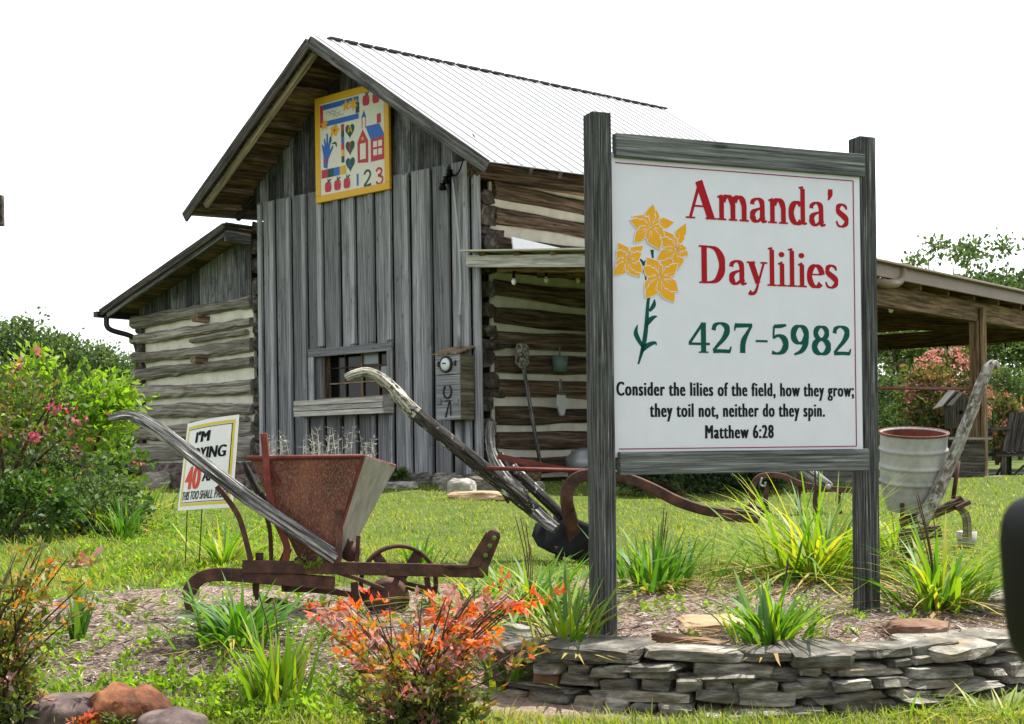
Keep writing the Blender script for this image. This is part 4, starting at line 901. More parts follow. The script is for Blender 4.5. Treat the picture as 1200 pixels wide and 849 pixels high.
def pstroke(mb, pts, ws, h=.001):
    c = catm([(p[0], p[1], w_) for p, w_ in zip(pts, ws)]); n = len(c); Lf, Rt = [], []
    for i in range(n):
        d = np.array(c[min(i+1, n-1)][:2]) - np.array(c[max(i-1, 0)][:2]); d = d/max(np.linalg.norm(d), 1e-9); nn = np.array((-d[1], d[0]))*c[i][2]/2; Lf.append(np.array(c[i][:2])+nn); Rt.append(np.array(c[i][:2])-nn)
    mb.add([SP(*sgn(*p), h) for p in Lf] + [SP(*sgn(*p), h) for p in Rt], [(i, i+1, n+i+1, n+i) for i in range(n-1)], None, .5)
for pts, ws in (([(748, 427), (754, 405), (757, 385), (760, 350), (766, 338)], [2, 5, 5, 3.5, 3]), ([(754, 408), (748, 398), (745, 390), (747, 381)], [3, 5, 5, 1]), ([(752, 412), (756, 407), (763, 403), (768, 402), (769, 405)], [4, 6, 5, 3, 1]), ([(757, 383), (761, 376), (766, 372), (770, 371)], [2, 6, 4, 1]), ([(761, 365), (766, 358), (767, 351)], [3, 5, 1]), ([(764, 293), (765, 303)], [4, 2]), ([(750, 304), (754, 310), (757, 329)], [2, 3, 1.5]), ([(754, 309), (758, 304)], [2.5, 1]), ([(770, 287), (772, 281), (775, 279), (776, 284)], [1.5, 3, 3, 1]), ([(752, 320), (755, 316)], [3, 2])):
    m_ = MB(); pstroke(m_, pts, ws); m_.build('painted_stem', 'teal', panel)

# ================================================================== YARD SIGN
ys = thing('yard_sign', G(226, 667), 'small curved white corrugated plastic sign on two wire stakes joking about turning 40', 'sign')
YD = ys.location.y
ya, yb, yc, yd = P(220, 497, YD+.03), P(280, 486, YD-.18), P(272, 595, YD-.18), P(208, 599, YD+.03)
def YP(x, y, h=0.0):
    p = (ya*(1-x) + yb*x)*y + (yd*(1-x) + yc*x)*(1-y); n = (yb-ya).cross(ya-yd).normalized()
    if n.y > 0: n = -n
    return p + n*(h - .035*math.sin(math.pi*x)*-1)
def ygrid(mb, x0, y0, x1, y1, h, th=.003, n=8):
    vs, fs = [], []
    for hh in (h, h-th):
        for i in range(n+1):
            x = x0 + (x1-x0)*i/n; vs += [YP(x, y0, hh), YP(x, y1, hh)]
    o = 2*(n+1)
    for i in range(n): fs += [(2*i, 2*i+2, 2*i+3, 2*i+1), (o+2*i, o+2*i+1, o+2*i+3, o+2*i+2), (2*i, o+2*i, o+2*i+2, 2*i+2), (2*i+1, 2*i+3, o+2*i+3, o+2*i+1)]
    fs += [(0, 1, o+1, o), (2*n, o+2*n, o+2*n+1, 2*n+1)]; mb.add(vs, fs, None, .5)
m_ = MB(); ygrid(m_, 0, 0, 1, 1, 0); yb_ = m_.build('sign_board', 'whiteplastic', ys)
m_ = MB(); e = .045; t_ = .03
ygrid(m_, e, 1-e-t_, 1-e, 1-e, .001, .001); ygrid(m_, e, e, 1-e, e+t_, .001, .001); ygrid(m_, 1-e-t_*1.2, e+t_, 1-e, 1-e-t_, .001, .001); ygrid(m_, e, e+t_, e+t_*1.2, 1-e-t_, .001, .001); m_.build('yellow_border', 'yellow', yb_)
m_ = MB(); e = .082; t_ = .008; ygrid(m_, e, 1-e-t_, 1-e, 1-e, .001, .001); ygrid(m_, e, e, 1-e, e+t_, .001, .001); ygrid(m_, 1-e-t_*1.6, e+t_, 1-e, 1-e-t_, .001, .001); m_.build('black_border', 'black', yb_)
for body, x0, x1, y, c, mt_, nm in (("I'M", .26, .53, .755, .125, 'black', 'black_lettering'), ('ROYING', .12, .83, .565, .135, 'black', 'black_lettering'), ('40', .12, .42, .235, .27, 'oranged', 'red_numeral'), ('AND', .48, .82, .31, .12, 'black', 'black_lettering'), ('THIS TOO SHALL PASS!', .075, .89, .115, .10, 'black', 'black_lettering')):
    flat_text(body, lambda a, b: YP(a, b, .0018), x0, x1, y, c, mt_, yb_, nm, .06 if len(body) > 7 else .10, 1.06, shear=.02)
for x in (.22, .52):
    b = YP(x, 0, -.004); m_ = MB(); top = YP(x, .5, -.008); g_ = Vector((b.x - (.02 if x < .5 else .03), b.y, gz(b.x, b.y)-.05)); m_.tube([top, b, g_], .0035, 6); m_.build('wire_stake', 'darkmetal', ys)

# ================================================================== SEED PLANTER WITH RUSTY HOPPER
YPL = 6.55
def Q(u, v, dy=0.0): return P(u, v, YPL + dy)
pl_ = thing('seed_planter', Q(400, 716), 'rusty horse drawn seed planter with red hopper and bleached wooden handle', 'planter')
def flatbar(mb, pts, wid, th, var=None):
    """bar bent in the picture-parallel plane: wid in that plane, th along depth"""
    pts = [Vector(p) for p in pts]; n = len(pts); off = rnd.uniform(0, 30); vs, ls, fs = [], [], []; acc = 0
    if not hasattr(wid, '__len__'): wid = [wid]*n
    for i, p in enumerate(pts):
        d = (pts[min(i+1, n-1)] - pts[max(i-1, 0)]).normalized(); y = Vector((0, 1, 0)); x = d.cross(y).normalized(); yy = x.cross(d).normalized()
        if i: acc += (p-pts[i-1]).length
        for a, b in ((-1, -1), (1, -1), (1, 1), (-1, 1)): vs.append(p + x*(a*wid[i]/2) + yy*(b*th/2)); ls.append((acc+off, a*wid[i]/2, b*th/2))
    for i in range(n-1):
        q_ = 4*i
        for j in range(4): fs.append((q_+j, q_+(j+1) % 4, q_+4+(j+1) % 4, q_+4+j))
    fs += [(3, 2, 1, 0), (4*n-4, 4*n-3, 4*n-2, 4*n-1)]; mb.add(vs, fs, ls, var)
px = YPL/FPX
m_ = MB(); flatbar(m_, curve([Q(226, 724), Q(221, 702), Q(226, 686), Q(242, 675), Q(270, 673.5), Q(300, 676), Q(392, 684)], 6), [9*px]*8 + [15*px]*29, .05, .5); m_.build('beam_shoe', 'rust', pl_, bevel=.003)
for dy in (-.03, .16):
    m_ = MB(); flatbar(m_, [Q(284, 664, dy), Q(400, 666, dy), Q(567, 670, dy)], 15*px, .016, .5); m_.build('side_rail', 'rust', pl_, bevel=.002)
m_ = MB()
for u in (290, 372, 470, 540): m_.beam(Q(u, 666, -.022), Q(u, 667, .152), .02, .03)
m_.build('cross_tie', 'rust', pl_)
m_ = MB(); flatbar(m_, [Q(520, 664, -.05), Q(548, 664, -.05), Q(556, 660, -.05), Q(577, 628, -.05)], [3*px, 4*px, 14*px, 17*px], .012, .5); flatbar(m_, [Q(567, 676, -.045), Q(566, 664, -.045), Q(578, 632, -.045)], [10*px, 13*px, 15*px], .012, .5)
cl = m_.build('clevis_plate', 'rust', pl_, bevel=.002)
m_ = MB(); m_.lathe([(0, -.006), (16.5*px/2, -.006), (16.5*px/2, .006), (0, .006)], Q(578, 629, -.047), 20, axis=(0, 1, 0)); m_.build('rounded_end', 'rust', cl)
m_ = MB()
for u, v in ((579, 631), (574, 640), (569, 651)): m_.lathe([(0, 0), (3.0*px, 0), (3.0*px, .002), (0, .002)], Q(u, v, -.0595), 12, axis=(0, -1, 0))
M['holelight'] = plain('grass_seen_through_hole', (.12, .16, .04), .8); m_.build('bolt_hole', 'holelight', cl)
# hopper: open top frustum; front sheet and right sheet differ
hT = [Q(292, 537, .0), Q(424, 535, -.06), Q(463, 546, .36), Q(330, 540, .44)]
hB = [Q(352, 660, .04), Q(386, 657, .0), Q(404, 655, .16), Q(360, 657, .2)]
m_ = MB(); n_h = MB()
def sheet(mb, a, b, c, d, th=.006, var=.5, seg=6):
    n = (b-a).cross(d-a).normalized(); vs, fs = [], []
    mb.add([a, b, c, d, a-n*th, b-n*th, c-n*th, d-n*th], [(0, 1, 2, 3), (7, 6, 5, 4), (0, 4, 5, 1), (1, 5, 6, 2), (2, 6, 7, 3), (3, 7, 4, 0)], None, var)
sheet(m_, hB[0], hB[1], hT[1], hT[0]); sheet(m_, hB[2], hB[3], hT[3], hT[2]); sheet(m_, hB[3], hB[0], hT[0], hT[3]); hp = m_.build('hopper', 'hopper', pl_)
m_ = MB(); sheet(m_, hB[1] + Vector((.012, -.006, 0)), hB[2] + Vector((.012, .0, 0)), hT[2] + Vector((.006, 0, .0)), hT[1] + Vector((.02, -.012, -.003))); m_.build('galvanised_side', 'galv', hp)
m_ = MB(); flatbar(m_, [hT[1] + Vector((.012, -.016, .005)), (hT[1]*.5+hB[1]*.5) + Vector((.012, -.02, 0)), hB[1] + Vector((.008, -.018, .0))], .012, .012); flatbar(m_, [hT[0] + Vector((.09, -.012, -.02)), hT[0]*.75 + hB[0]*.25 + Vector((.085, -.014, 0))], .02, .012); m_.build('corner_seam', 'rustred', hp)
m_ = MB(); m_.tube([hT[0] + Vector((-.01, -.01, 0)), hT[1] + Vector((.01, -.01, 0))], .011, 8); m_.tube([hT[0] + Vector((-.01, -.01, 0)), hT[3]], .008, 8); m_.tube([hT[3], hT[2]], .009, 8); m_.tube([hT[1] + Vector((.01, -.01, 0)), hT[2]], .007, 8); m_.build('rim', 'rustred', hp)
sl_ = MB(); a, b, c, d = [hB[i]*.12 + hT[i]*.88 for i in range(4)]; sl_.add([a, b, c, d], [(0, 1, 2, 3)], None, .3); sl_.build('hopper_soil', 'boulderdark', hp)
# under parts
m_ = MB(); m_.beam(Q(352, 668, .02), Q(352, 654, .02), .05, .06, up=(0, 1, 0)); m_.lathe([(0, 0), (.055, 0), (.062, .03), (.03, .06), (0, .065)], Q(375, 664, .08), 14); m_.beam(Q(410, 655, .1), Q(404, 630, .1), .035, .02, up=(0, 1, 0)); m_.beam(Q(418, 662, .06), Q(420, 628, .06), .02, .015, up=(0, 1, 0)); m_.lathe([(0, 0), (.05, 0), (.05, .02), (0, .02)], Q(411, 647, .1), 14, axis=(0, -1, .3)); m_.build('seed_plate', 'rust', pl_)
for a_, b_ in (((304, 664), (304, 648)), ((331, 660), (338, 643))): m_ = MB(); m_.beam(Q(*a_, .02), Q(*b_, .02), .035, .025, up=(0, 1, 0)); m_.build('bracket', 'rust', pl_)
for pts, w_ in (([Q(300, 680, .06), Q(303, 700, .06), Q(330, 708, .06), Q(345, 726, .06)], .03), ([Q(415, 682, .05), Q(418, 705, .05), Q(430, 733, .05)], .035), ([Q(330, 690, .1), Q(375, 692, .1), Q(420, 698, .1)], .03), ([Q(392, 670, .0), Q(420, 679, .0), Q(450, 691, .0)], .02), ([Q(500, 676, .05), Q(505, 700, .05), Q(522, 728, .05)], .028)):
    m_ = MB(); flatbar(m_, curve(pts, 5), w_, .02); m_.build('shovel_shank', 'rust', pl_, bevel=.002)
m_ = MB(); m_.lathe([(0, -.01), (.075, -.008), (.105, 0), (.075, .008), (0, .01)], Q(455, 702, .03), 24, axis=(.25, -1, 0)); m_.build('covering_disc', 'rust', pl_)
# wheel
wc = Q(467, 684, .12); WR = 47*px
m_ = MB(); m_.lathe([(WR-.012, -.03), (WR, -.03), (WR, .03), (WR-.012, .03), (WR-.02, .012), (WR-.02, -.012), (WR-.012, -.03)], wc, 40, axis=(.16, -1, .02)); wh = m_.build('wheel', 'rust', pl_)
m_ = MB(); ax_ = Vector((.16, -1, .02)).normalized(); ex_ = ax_.cross(Zv).normalized(); ey_ = ax_.cross(ex_)
for k in range(5):
    a_ = R(90 + 72*k + 2); dv = ex_*math.cos(a_) + ey_*math.sin(a_); m_.beam(wc + dv*.02, wc + dv*(WR-.014), .036, .018, up=ax_, w1=.05)
m_.lathe([(0, -.045), (.04, -.04), (.04, .04), (0, .045)], wc, 14, axis=ax_); m_.build('spokes', 'rust', wh)
# handles
hpts = [Q(128, 491, -.10), Q(139, 488, -.10), Q(152, 487, -.09), Q(170, 494, -.08), Q(200, 514, -.07), Q(240, 545, -.06), Q(290, 583, -.05), Q(340, 617, -.04), Q(395, 654, -.03)]
m_ = MB(); c = curve(hpts, 5); m_.tube(c, [r*px for r in ilerp([3.8, 4.6, 5.6, 7.4, 8.4, 8.4, 8.4, 8.2, 8], len(c))], 22, wob=.05, flat=1.0, up=(0, 1, 0), ridge=.13, smooth=False); m_.build('handle', 'handle', pl_)
m_ = MB(); c = curve([Q(286, 542, .35), Q(292, 556, .35), Q(305, 580, .34), Q(318, 600, .32)], 4); m_.tube(c, [r*px for r in ilerp([3, 4.5, 5, 5], len(c))], 10, wob=.1); m_.build('handle', 'handledark', pl_)
for pts, w_ in (([Q(254, 570, -.02), Q(270, 590, -.02), Q(282, 612, -.02), Q(294, 657, -.02)], 6), ([Q(309, 508, -.02), Q(312, 540, -.025), Q(315, 575, -.03), Q(322, 605, -.03), Q(336, 640, -.03), Q(334, 660, -.03)], 8), ([Q(307, 590, .2), Q(316, 620, .2), Q(318, 660, .2)], 5)):
    m_ = MB(); c = curve(pts, 5); flatbar(m_, c, w_*px, .014); m_.build('handle_brace', 'rustred' if w_ == 8 else 'rust', pl_, bevel=.002)
m_ = MB(); flatbar(m_, [Q(397, 598, -.02), Q(398, 628, -.04), Q(396, 660, -.05)], 8*px, .012); m_.build('handle_strap', 'rust', pl_)

# ================================================================== MIDDLE PLOUGH
YW = 8.55; pw = YW/FPX
def W(u, v, dy=0.0): return P(u, v, YW + dy)
plough = thing('walking_plough', W(660, 660), 'old walking plough with peeling curved wooden handle and black mouldboard behind the sign post', 'plough')
hp_ = [W(405, 443, -.1), W(416, 438.5, -.1), W(430, 436.5, -.1), W(446, 443, -.09), W(462, 458, -.08), W(482, 480, -.08), W(520, 512, -.06), W(570, 553, .04), W(612, 587, .12), W(642, 612, .22)]
c = curve(hp_, 5); rr = [r*pw for r in ilerp([4.5, 5, 5.8, 7, 8, 8.5, 8.7, 9.5, 10, 8.5], len(c))]
m_ = MB(); m_.tube(c[:27], rr[:27], 20, wob=.06, up=(0, 1, 0), ridge=.10, smooth=False); m_.build('handle_grip', 'handlepale', plough)
m_ = MB(); m_.tube(c[26:], rr[26:], 20, wob=.05, flat=1.0, up=(0, 1, 0), ridge=.12, smooth=False); m_.build('handle', 'handledark', plough)
m_ = MB(); c = curve([W(577, 494, .3), W(574, 512, .3), W(578, 535, .28), W(590, 556, .25), W(608, 578, .2), W(632, 604, .12), W(652, 620, .06)], 5)
m_.tube(c, [r*pw for r in ilerp([5, 5, 5.5, 6.5, 7, 7, 6], len(c))], 14, wob=.10, up=(0, 1, 0), ridge=.28, smooth=False); m_.build('split_handle', 'handle', plough)
m_ = MB(); c = curve([W(584, 530, .35), W(600, 560, .33), W(618, 585, .28), W(640, 612, .2)], 4); m_.tube(c, [4.5*pw]*len(c), 8, wob=.15, up=(0, 1, 0)); m_.tube([W(600, 548, .28), W(660, 606, .12)], 6.5*pw, 8, wob=.05, up=(0, 1, 0)); m_.build('handle_splinter', 'handledark', plough)
m_ = MB(); m_.tube([W(570, 549, -.02), W(686, 552, .02)], 2.5*pw, 8); m_.tube([W(574, 552, .1), W(596, 590, .1)], 2*pw, 6); m_.build('tie_rod', 'rustred', plough)
m_ = MB(); flatbar(m_, [W(583, 535, .2), W(640, 547, .14), W(696, 556, .04)], 7*pw, .012); m_.build('strap', 'rustred', plough)
bm_ = curve([W(676, 640, .12), W(668, 606, .05), W(664, 585), W(668, 568), W(681, 558), W(705, 556), W(735, 561), W(765, 573), W(795, 588), W(830, 599), W(868, 603), W(890, 604)], 5)
m_ = MB(); flatbar(m_, bm_, [w_*pw for w_ in ilerp([16, 16, 15, 15, 14, 14, 13, 13, 13, 12, 11, 10], len(bm_))], .055, .5); m_.build('beam', 'rust', plough, bevel=.008)
m_ = MB(); flatbar(m_, [W(845, 606, -.02), W(888, 609, -.02)], 9*pw, .07); flatbar(m_, [W(855, 598, 0), W(902, 601, 0)], 6*pw, .03); flatbar(m_, curve([W(872, 597, 0), W(880, 592, 0), W(892, 597, 0)], 5), 3*pw, .02); m_.build('clevis', 'rust', plough, bevel=.003)
def moldboard():
    outline = [(623, 628), (627, 614), (640, 606), (660, 604), (680, 610), (704, 620), (716, 640), (708, 660), (690, 663), (668, 655), (645, 648), (630, 640)]
    mb = MB(); cx, cy = 665, 633; vs = []; rings = 5
    for th in (0, .012):
        for k in range(rings+1):
            for u, v in outline:
                uu, vv = cx + (u-cx)*k/rings, cy + (v-cy)*k/rings
                d = -.10 + .16*((uu-665)/50) - .14*((vv-633)/30)*((uu-690)/60) - .05*((vv-633)/28)**2
                vs.append(W(uu, vv, d*-.9 + th))
    n = len(outline); fs = []; o = (rings+1)*n
    for k in range(rings):
        for j in range(n):
            q_ = (k*n+j, k*n+(j+1) % n, (k+1)*n+(j+1) % n, (k+1)*n+j); fs += [q_, tuple(o+x for x in q_[::-1])]
    for j in range(n): fs.append((rings*n+j, rings*n+(j+1) % n, o+rings*n+(j+1) % n, o+rings*n+j))
    mb.add(vs, fs, None, .5, True); return mb
moldboard().build('mouldboard', 'iron', plough)
m_ = MB(); m_.beam(W(655, 640, .12), W(655, 664, .16), .05, .04, up=(0, 1, 0)); m_.beam(W(630, 660, .1), W(700, 668, .12), .05, .04); m_.build('landside', 'rust', plough)

# ================================================================== FAR CULTIVATOR (under the sign)
YF = 12.2
def Fq(u, v, dy=0.0): return P(u, v, YF + dy)
fc = thing('old_cultivator', Fq(925, 612), 'rusty arched cultivator frame with wooden hubs seen under the sign beside the daylilies', 'cultivator'); pf = YF/FPX
m_ = MB(); c = curve([Fq(882, 598), Fq(881, 578), Fq(884, 566), Fq(894, 558), Fq(915, 558), Fq(934, 566), Fq(960, 572), Fq(1000, 575)], 5); flatbar(m_, c, 7*pf, .04); m_.build('arched_beam', 'rust', fc, bevel=.004)
m_ = MB()
for u in (900, 938, 958, 985): flatbar(m_, curve([Fq(u, 570, .05), Fq(u-3, 588, .05), Fq(u+2, 612, .05)], 4), 5*pf, .03)
m_.build('tine', 'rust', fc)
m_ = MB(); m_.tube([Fq(938, 546, .1), Fq(956, 560, .08), Fq(972, 572, .0)], [9*pf, 8*pf, 7*pf], 10, wob=.05); m_.build('wooden_hub', 'handle', fc)
m_ = MB(); m_.lathe([(0, 0), (3.2*pf, .0), (3.2*pf, .03), (0, .03)], Fq(970, 571, -.10), 12, axis=(0, -1, 0)); m_.tube(curve([Fq(893, 560, -.05), Fq(891, 568, -.05), Fq(896, 570, -.05), Fq(897, 565, -.05)], 4), 1.2*pf, 6); m_.build('hook', 'galv', fc)

# ================================================================== RIGHT PLANTER WITH ZINC BARREL
YR = 8.3; pr_ = YR/FPX
def Rq(u, v, dy=0.0): return P(u, v, YR + dy)
rp = thing('barrel_planter', Rq(1075, 655), 'old planter with round zinc barrel hopper and lichen covered straight handle right of the sign', 'planter')
bz = (Rq(1070, 507).z, Rq(1070, 598).z); bc = Rq(1067, 550, .1)
r1 = 39*pr_; r0_ = 24*pr_; prof = []
H_ = bz[0]-bz[1]
for k in range(65):
    t = k/64; r = float(np.interp(t, [0, .2, .45, .75, 1], [28*pr_, 34*pr_, 37*pr_, 38*pr_, 38.5*pr_]))
    for tt in (.38, .58, .80): r += .011*math.exp(-((t-tt)/.02)**2)
    prof.append((r, t*H_))
prof.append((r1+.006, H_)); prof.append((r1+.006, H_+.008)); prof.append((r1-.006, H_+.008)); prof.append((r1-.008, H_-.006))
BAX = (0, -.17, 1); m_ = MB(); m_.lathe(prof, (bc.x, bc.y, bz[1]), 36, axis=BAX); bar = m_.build('barrel_hopper', 'barrel', rp)
M['rustin'] = spotted('bright_rust_lining', [(.3, (.06, .018, .011)), (.55, (.15, .042, .024)), (.75, (.24, .085, .05))], 8)
m_ = MB(); m_.lathe([(r1-.008, H_-.002), (r0_+.01, H_*.35), (0, H_*.34)], (bc.x, bc.y, bz[1]), 36, axis=BAX); m_.build('rusty_lining', 'rustin', bar)
m_ = MB(); rk = [Vector((bc.x, bc.y, bz[1])) + Vector(BAX).normalized()*(H_+.006) + Vector((math.cos(a), 0, 0))*(r1+.002) + Vector(BAX).normalized().cross(Vector((1, 0, 0)))*((r1+.002)*math.sin(a)) for a in np.linspace(0, 2*math.pi, 33)]; m_.tube(rk, .0075, 6); m_.build('rusty_rim', 'rustin', bar)
m_ = MB(); c = [Rq(1165, 424, -.12), Rq(1158, 432, -.12), Rq(1148, 456, -.12), Rq(1130, 505, -.12), Rq(1105, 563, -.12), Rq(1080, 614, -.12)]; c = curve(c, 4); m_.tube(c, [r*pr_ for r in ilerp([3, 5.5, 6, 6.3, 7, 7.5], len(c))], 18, wob=.12, up=(0, 1, 0), ridge=.12, smooth=False); m_.tube(curve([Rq(1160, 428, -.12), Rq(1167, 425, -.1), Rq(1169, 433, -.1)], 3), 3*pr_, 8); m_.build('handle', 'handlelichen', rp)
m_ = MB(); flatbar(m_, [Rq(1055, 612, 0), Rq(1085, 606, 0), Rq(1122, 590, 0), Rq(1128, 585, 0)], 11*pr_, .05, .5); flatbar(m_, [Rq(1062, 628, .1), Rq(1100, 622, .1)], 14*pr_, .12, .5); flatbar(m_, [Rq(1118, 596, -.02), Rq(1135, 588, -.02)], 5*pr_, .09); m_.build('frame', 'rust', rp, bevel=.004)
m_ = MB()
for o in (0, 7): flatbar(m_, curve([Rq(1119+o*.2, 594, o*.012), Rq(1127+o*.6, 600, o*.012), Rq(1131+o*.6, 612, o*.012), Rq(1131+o*.7, 632, o*.012)], 5), 5*pr_, .02)
m_.build('curved_shank', 'mossboard', rp)
m_ = MB(); m_.beam(Rq(1057, 590, -.05), Rq(1058, 650, -.05), .02, .02, up=(0, 1, 0)); m_.build('iron_stake', 'rust', rp); m_ = MB(); m_.beam(Rq(1066, 625, 0), Rq(1068, 655, 0), .12, .05, up=(0, 1, 0)); m_.build('runner', 'rust', rp); m_ = MB(); m_.tube([Rq(1123, 540, .05), Rq(1117, 585, .05)], .014, 8); m_.build('lever', 'rust', rp)
m_ = MB(); m_.lathe([(0, 0), (.055, 0), (.068, .11), (.064, .11), (.05, .01), (0, .01)], G(1133, 642), 16); tag(m_.build('tin_bucket', 'galv'), 'small grey tin bucket on the grass beside the barrel planter', 'bucket')

# ================================================================== DRY STONE WALL
wall = thing('stone_wall', (1.0, ywall(1.0), .25), 'low curved dry wall of stacked grey fieldstones in front of the sign', 'stone wall')
def wallpt(x, d=0.0): return Vector((x, ywall(x) + d, 0))
def wstone(x, d, z, L, dp, h, mat, tilt=(0, 0), boxy=.30, amp=.17, extra=0.0, hi=False):
    dydx = 2*.42*(x-1.02); mb = MB()
    mb.stone((x, ywall(x)+d, z), (L, dp, h), math.atan(dydx)+extra, rnd.uniform(0, 99), boxy, amp*1.25, tilt, nu=20 if hi else 13, nv=7, freq=1.9)
    return mb.build('stone', mat, wall)
zc = .195
for row in range(5):
    h = (.052, .038, .046, .034, .042)[row]
    x = -.02 + rnd.uniform(0, .14)
    while x < 2.6:
        L = rnd.choice((rnd.uniform(.08, .16), rnd.uniform(.14, .38))); hh = h*rnd.uniform(.6, 1.45)
        wstone(x + L/2, .05 + .020*row + rnd.uniform(-.035, .03), zc + h/2 + rnd.uniform(-.008, .008), L*1.04, rnd.uniform(.18, .26), hh, 'rustystone' if rnd.random() < .06 else 'slate', (rnd.uniform(-.12, .10), rnd.uniform(-.07, .07)), extra=rnd.uniform(-.12, .12))
        x += L*rnd.uniform(.90, 1.06)
    zc += h*.94
caps = [(625, 760, .26, .20, .035, 'slate', (.15, -.12)), (598, 752, .17, .18, .04, 'slate', (.5, .2)), (700, 768, .42, .26, .055, 'slate', (.10, .0)), (815, 776, .36, .2, .045, 'slate', (0, .03)), (900, 780, .22, .18, .045, 'slate', (0, 0)), (955, 788, .25, .27, .06, 'slate', (.10, -.02)), (1030, 777, .20, .2, .04, 'slate', (0, 0)), (1103, 768, .32, .33, .055, 'slate', (.13, -.05)), (1160, 750, .30, .25, .05, 'slate', (.05, .02)), (1010, 790, .24, .16, .04, 'slate', (0, .02)), (1165, 772, .28, .2, .045, 'slate', (0, 0)), (1080, 792, .26, .18, .045, 'slate', (0, -.04)), (1165, 790, .22, .2, .05, 'slate', (0, 0))]
for u, v, L, dp, h, mt_, ti in caps:
    p = onplane(u, v, Vector((0, ywall((u-600)/1600*5.3)+.12, 0)), Vector((0, 1, 0))); z = min(max(p.z, .432), .452)
    wstone(p.x, .12, z - .012, L, dp, h, mt_, ti, .34, .13, rnd.uniform(-.1, .1), True)
m_ = MB(); p = G(812, 757); m_.stone(p + Vector((0, 0, .01)), (.34, .10, .055), -.25, 31, .5, .2, (0, .12)); tag(m_.build('flat_rock', 'rustystone'), 'long rust streaked slab lying on the mulch just behind the stone wall', 'rock')
def rock(name, u, v, dims, mat, label, rot=0.0, seed=1, boxy=.7, amp=.14, tilt=(0, 0), sink=.25, cat='rock', smooth=False, group=None):
    p = G(u, v); m = MB(); m.stone(p + Vector((0, dims[1]*.4, dims[2]*(.5-sink))), dims, rot, seed, boxy, amp, tilt, nu=40, nv=20, smooth=smooth); return tag(m.build(name, mat), label, cat, group)
rock('rock', 838, 742, (.27, .22, .07), 'tanstone', 'flat tan layered rock on the mulch left of a daylily clump', .1, 5, .4, .16, (.12, .0))
rock('rock', 1082, 751, (.26, .2, .10), 'rustystone', 'reddish brown rock lying behind the wall right of the right sign post', .2, 8, .6, .16)
rock('boulder', 140, 862, (.27, .25, .22), 'boulder', 'round rust orange boulder at the bottom left corner of the bed', .3, 12, .8, .24, smooth=True, sink=.3, cat='boulder')
rock('boulder', 70, 862, (.34, .28, .17), 'boulderdark', 'dark purple grey boulder left of the round rusty one', .1, 13, .85, .12, smooth=True, sink=.25, cat='boulder')
rock('boulder', 194, 880, (.24, .24, .15), 'boulderdark', 'low grey brown boulder right of the round rusty one', .5, 14, .85, .12, smooth=True, sink=.2, cat='boulder')
rock('rock', 215, 730, (.10, .10, .04), 'paleRock', 'small pale rock beside the curved planter shoe', .4, 3)
rock('rock', 762, 674, (.08, .06, .05), 'paleRock', 'small pale rock inside the daylily clump right of the left post', .1, 4)
for u, v, d, mt_, lb in ((529, 575, (.26, .3, .24), 'slate', 'blue grey rock at the foot of the barn siding'), (541, 580, (.34, .26, .24), 'paleRock', 'white rock at the foot of the barn siding'), (568, 577, (.4, .35, .27), 'slate', 'square grey rock under the barn corner'), (566, 586, (.85, .4, .12), 'tanstone', 'long low tan slab in the grass before the barn corner'), (470, 573, (.4, .3, .12), 'paleRock', 'pale flat rock under the weeds along the barn siding'), (620, 576, (.4, .3, .16), 'slate', 'dark grey rock below the porch log wall'), (275, 574, (.5, .4, .25), 'boulderdark', 'dark rock at the right foot of the log shed'), (205, 573, (.55, .4, .36), 'boulderdark', 'brown rock leaning at the left foot of the log shed'), (182, 574, (.4, .4, .3), 'slate', 'grey rock at the outer corner of the log shed')):
    rock('rock', u, v, d, mt_, lb, -.7, u*.1, .6, .18)
for u, v, d, lb in ((1160, 722, (.24, .16, .06), 'flat dark slate on the mulch behind the right end of the wall'), (1150, 706, (.30, .14, .07), 'dark split log shaped rock right of the last daylily clump'), (1182, 715, (.2, .2, .09), 'upright grey slate at the right end behind the wall')):
    rock('rock', u, v, d, 'slate', lb, .2, u*.3, .45, .2)

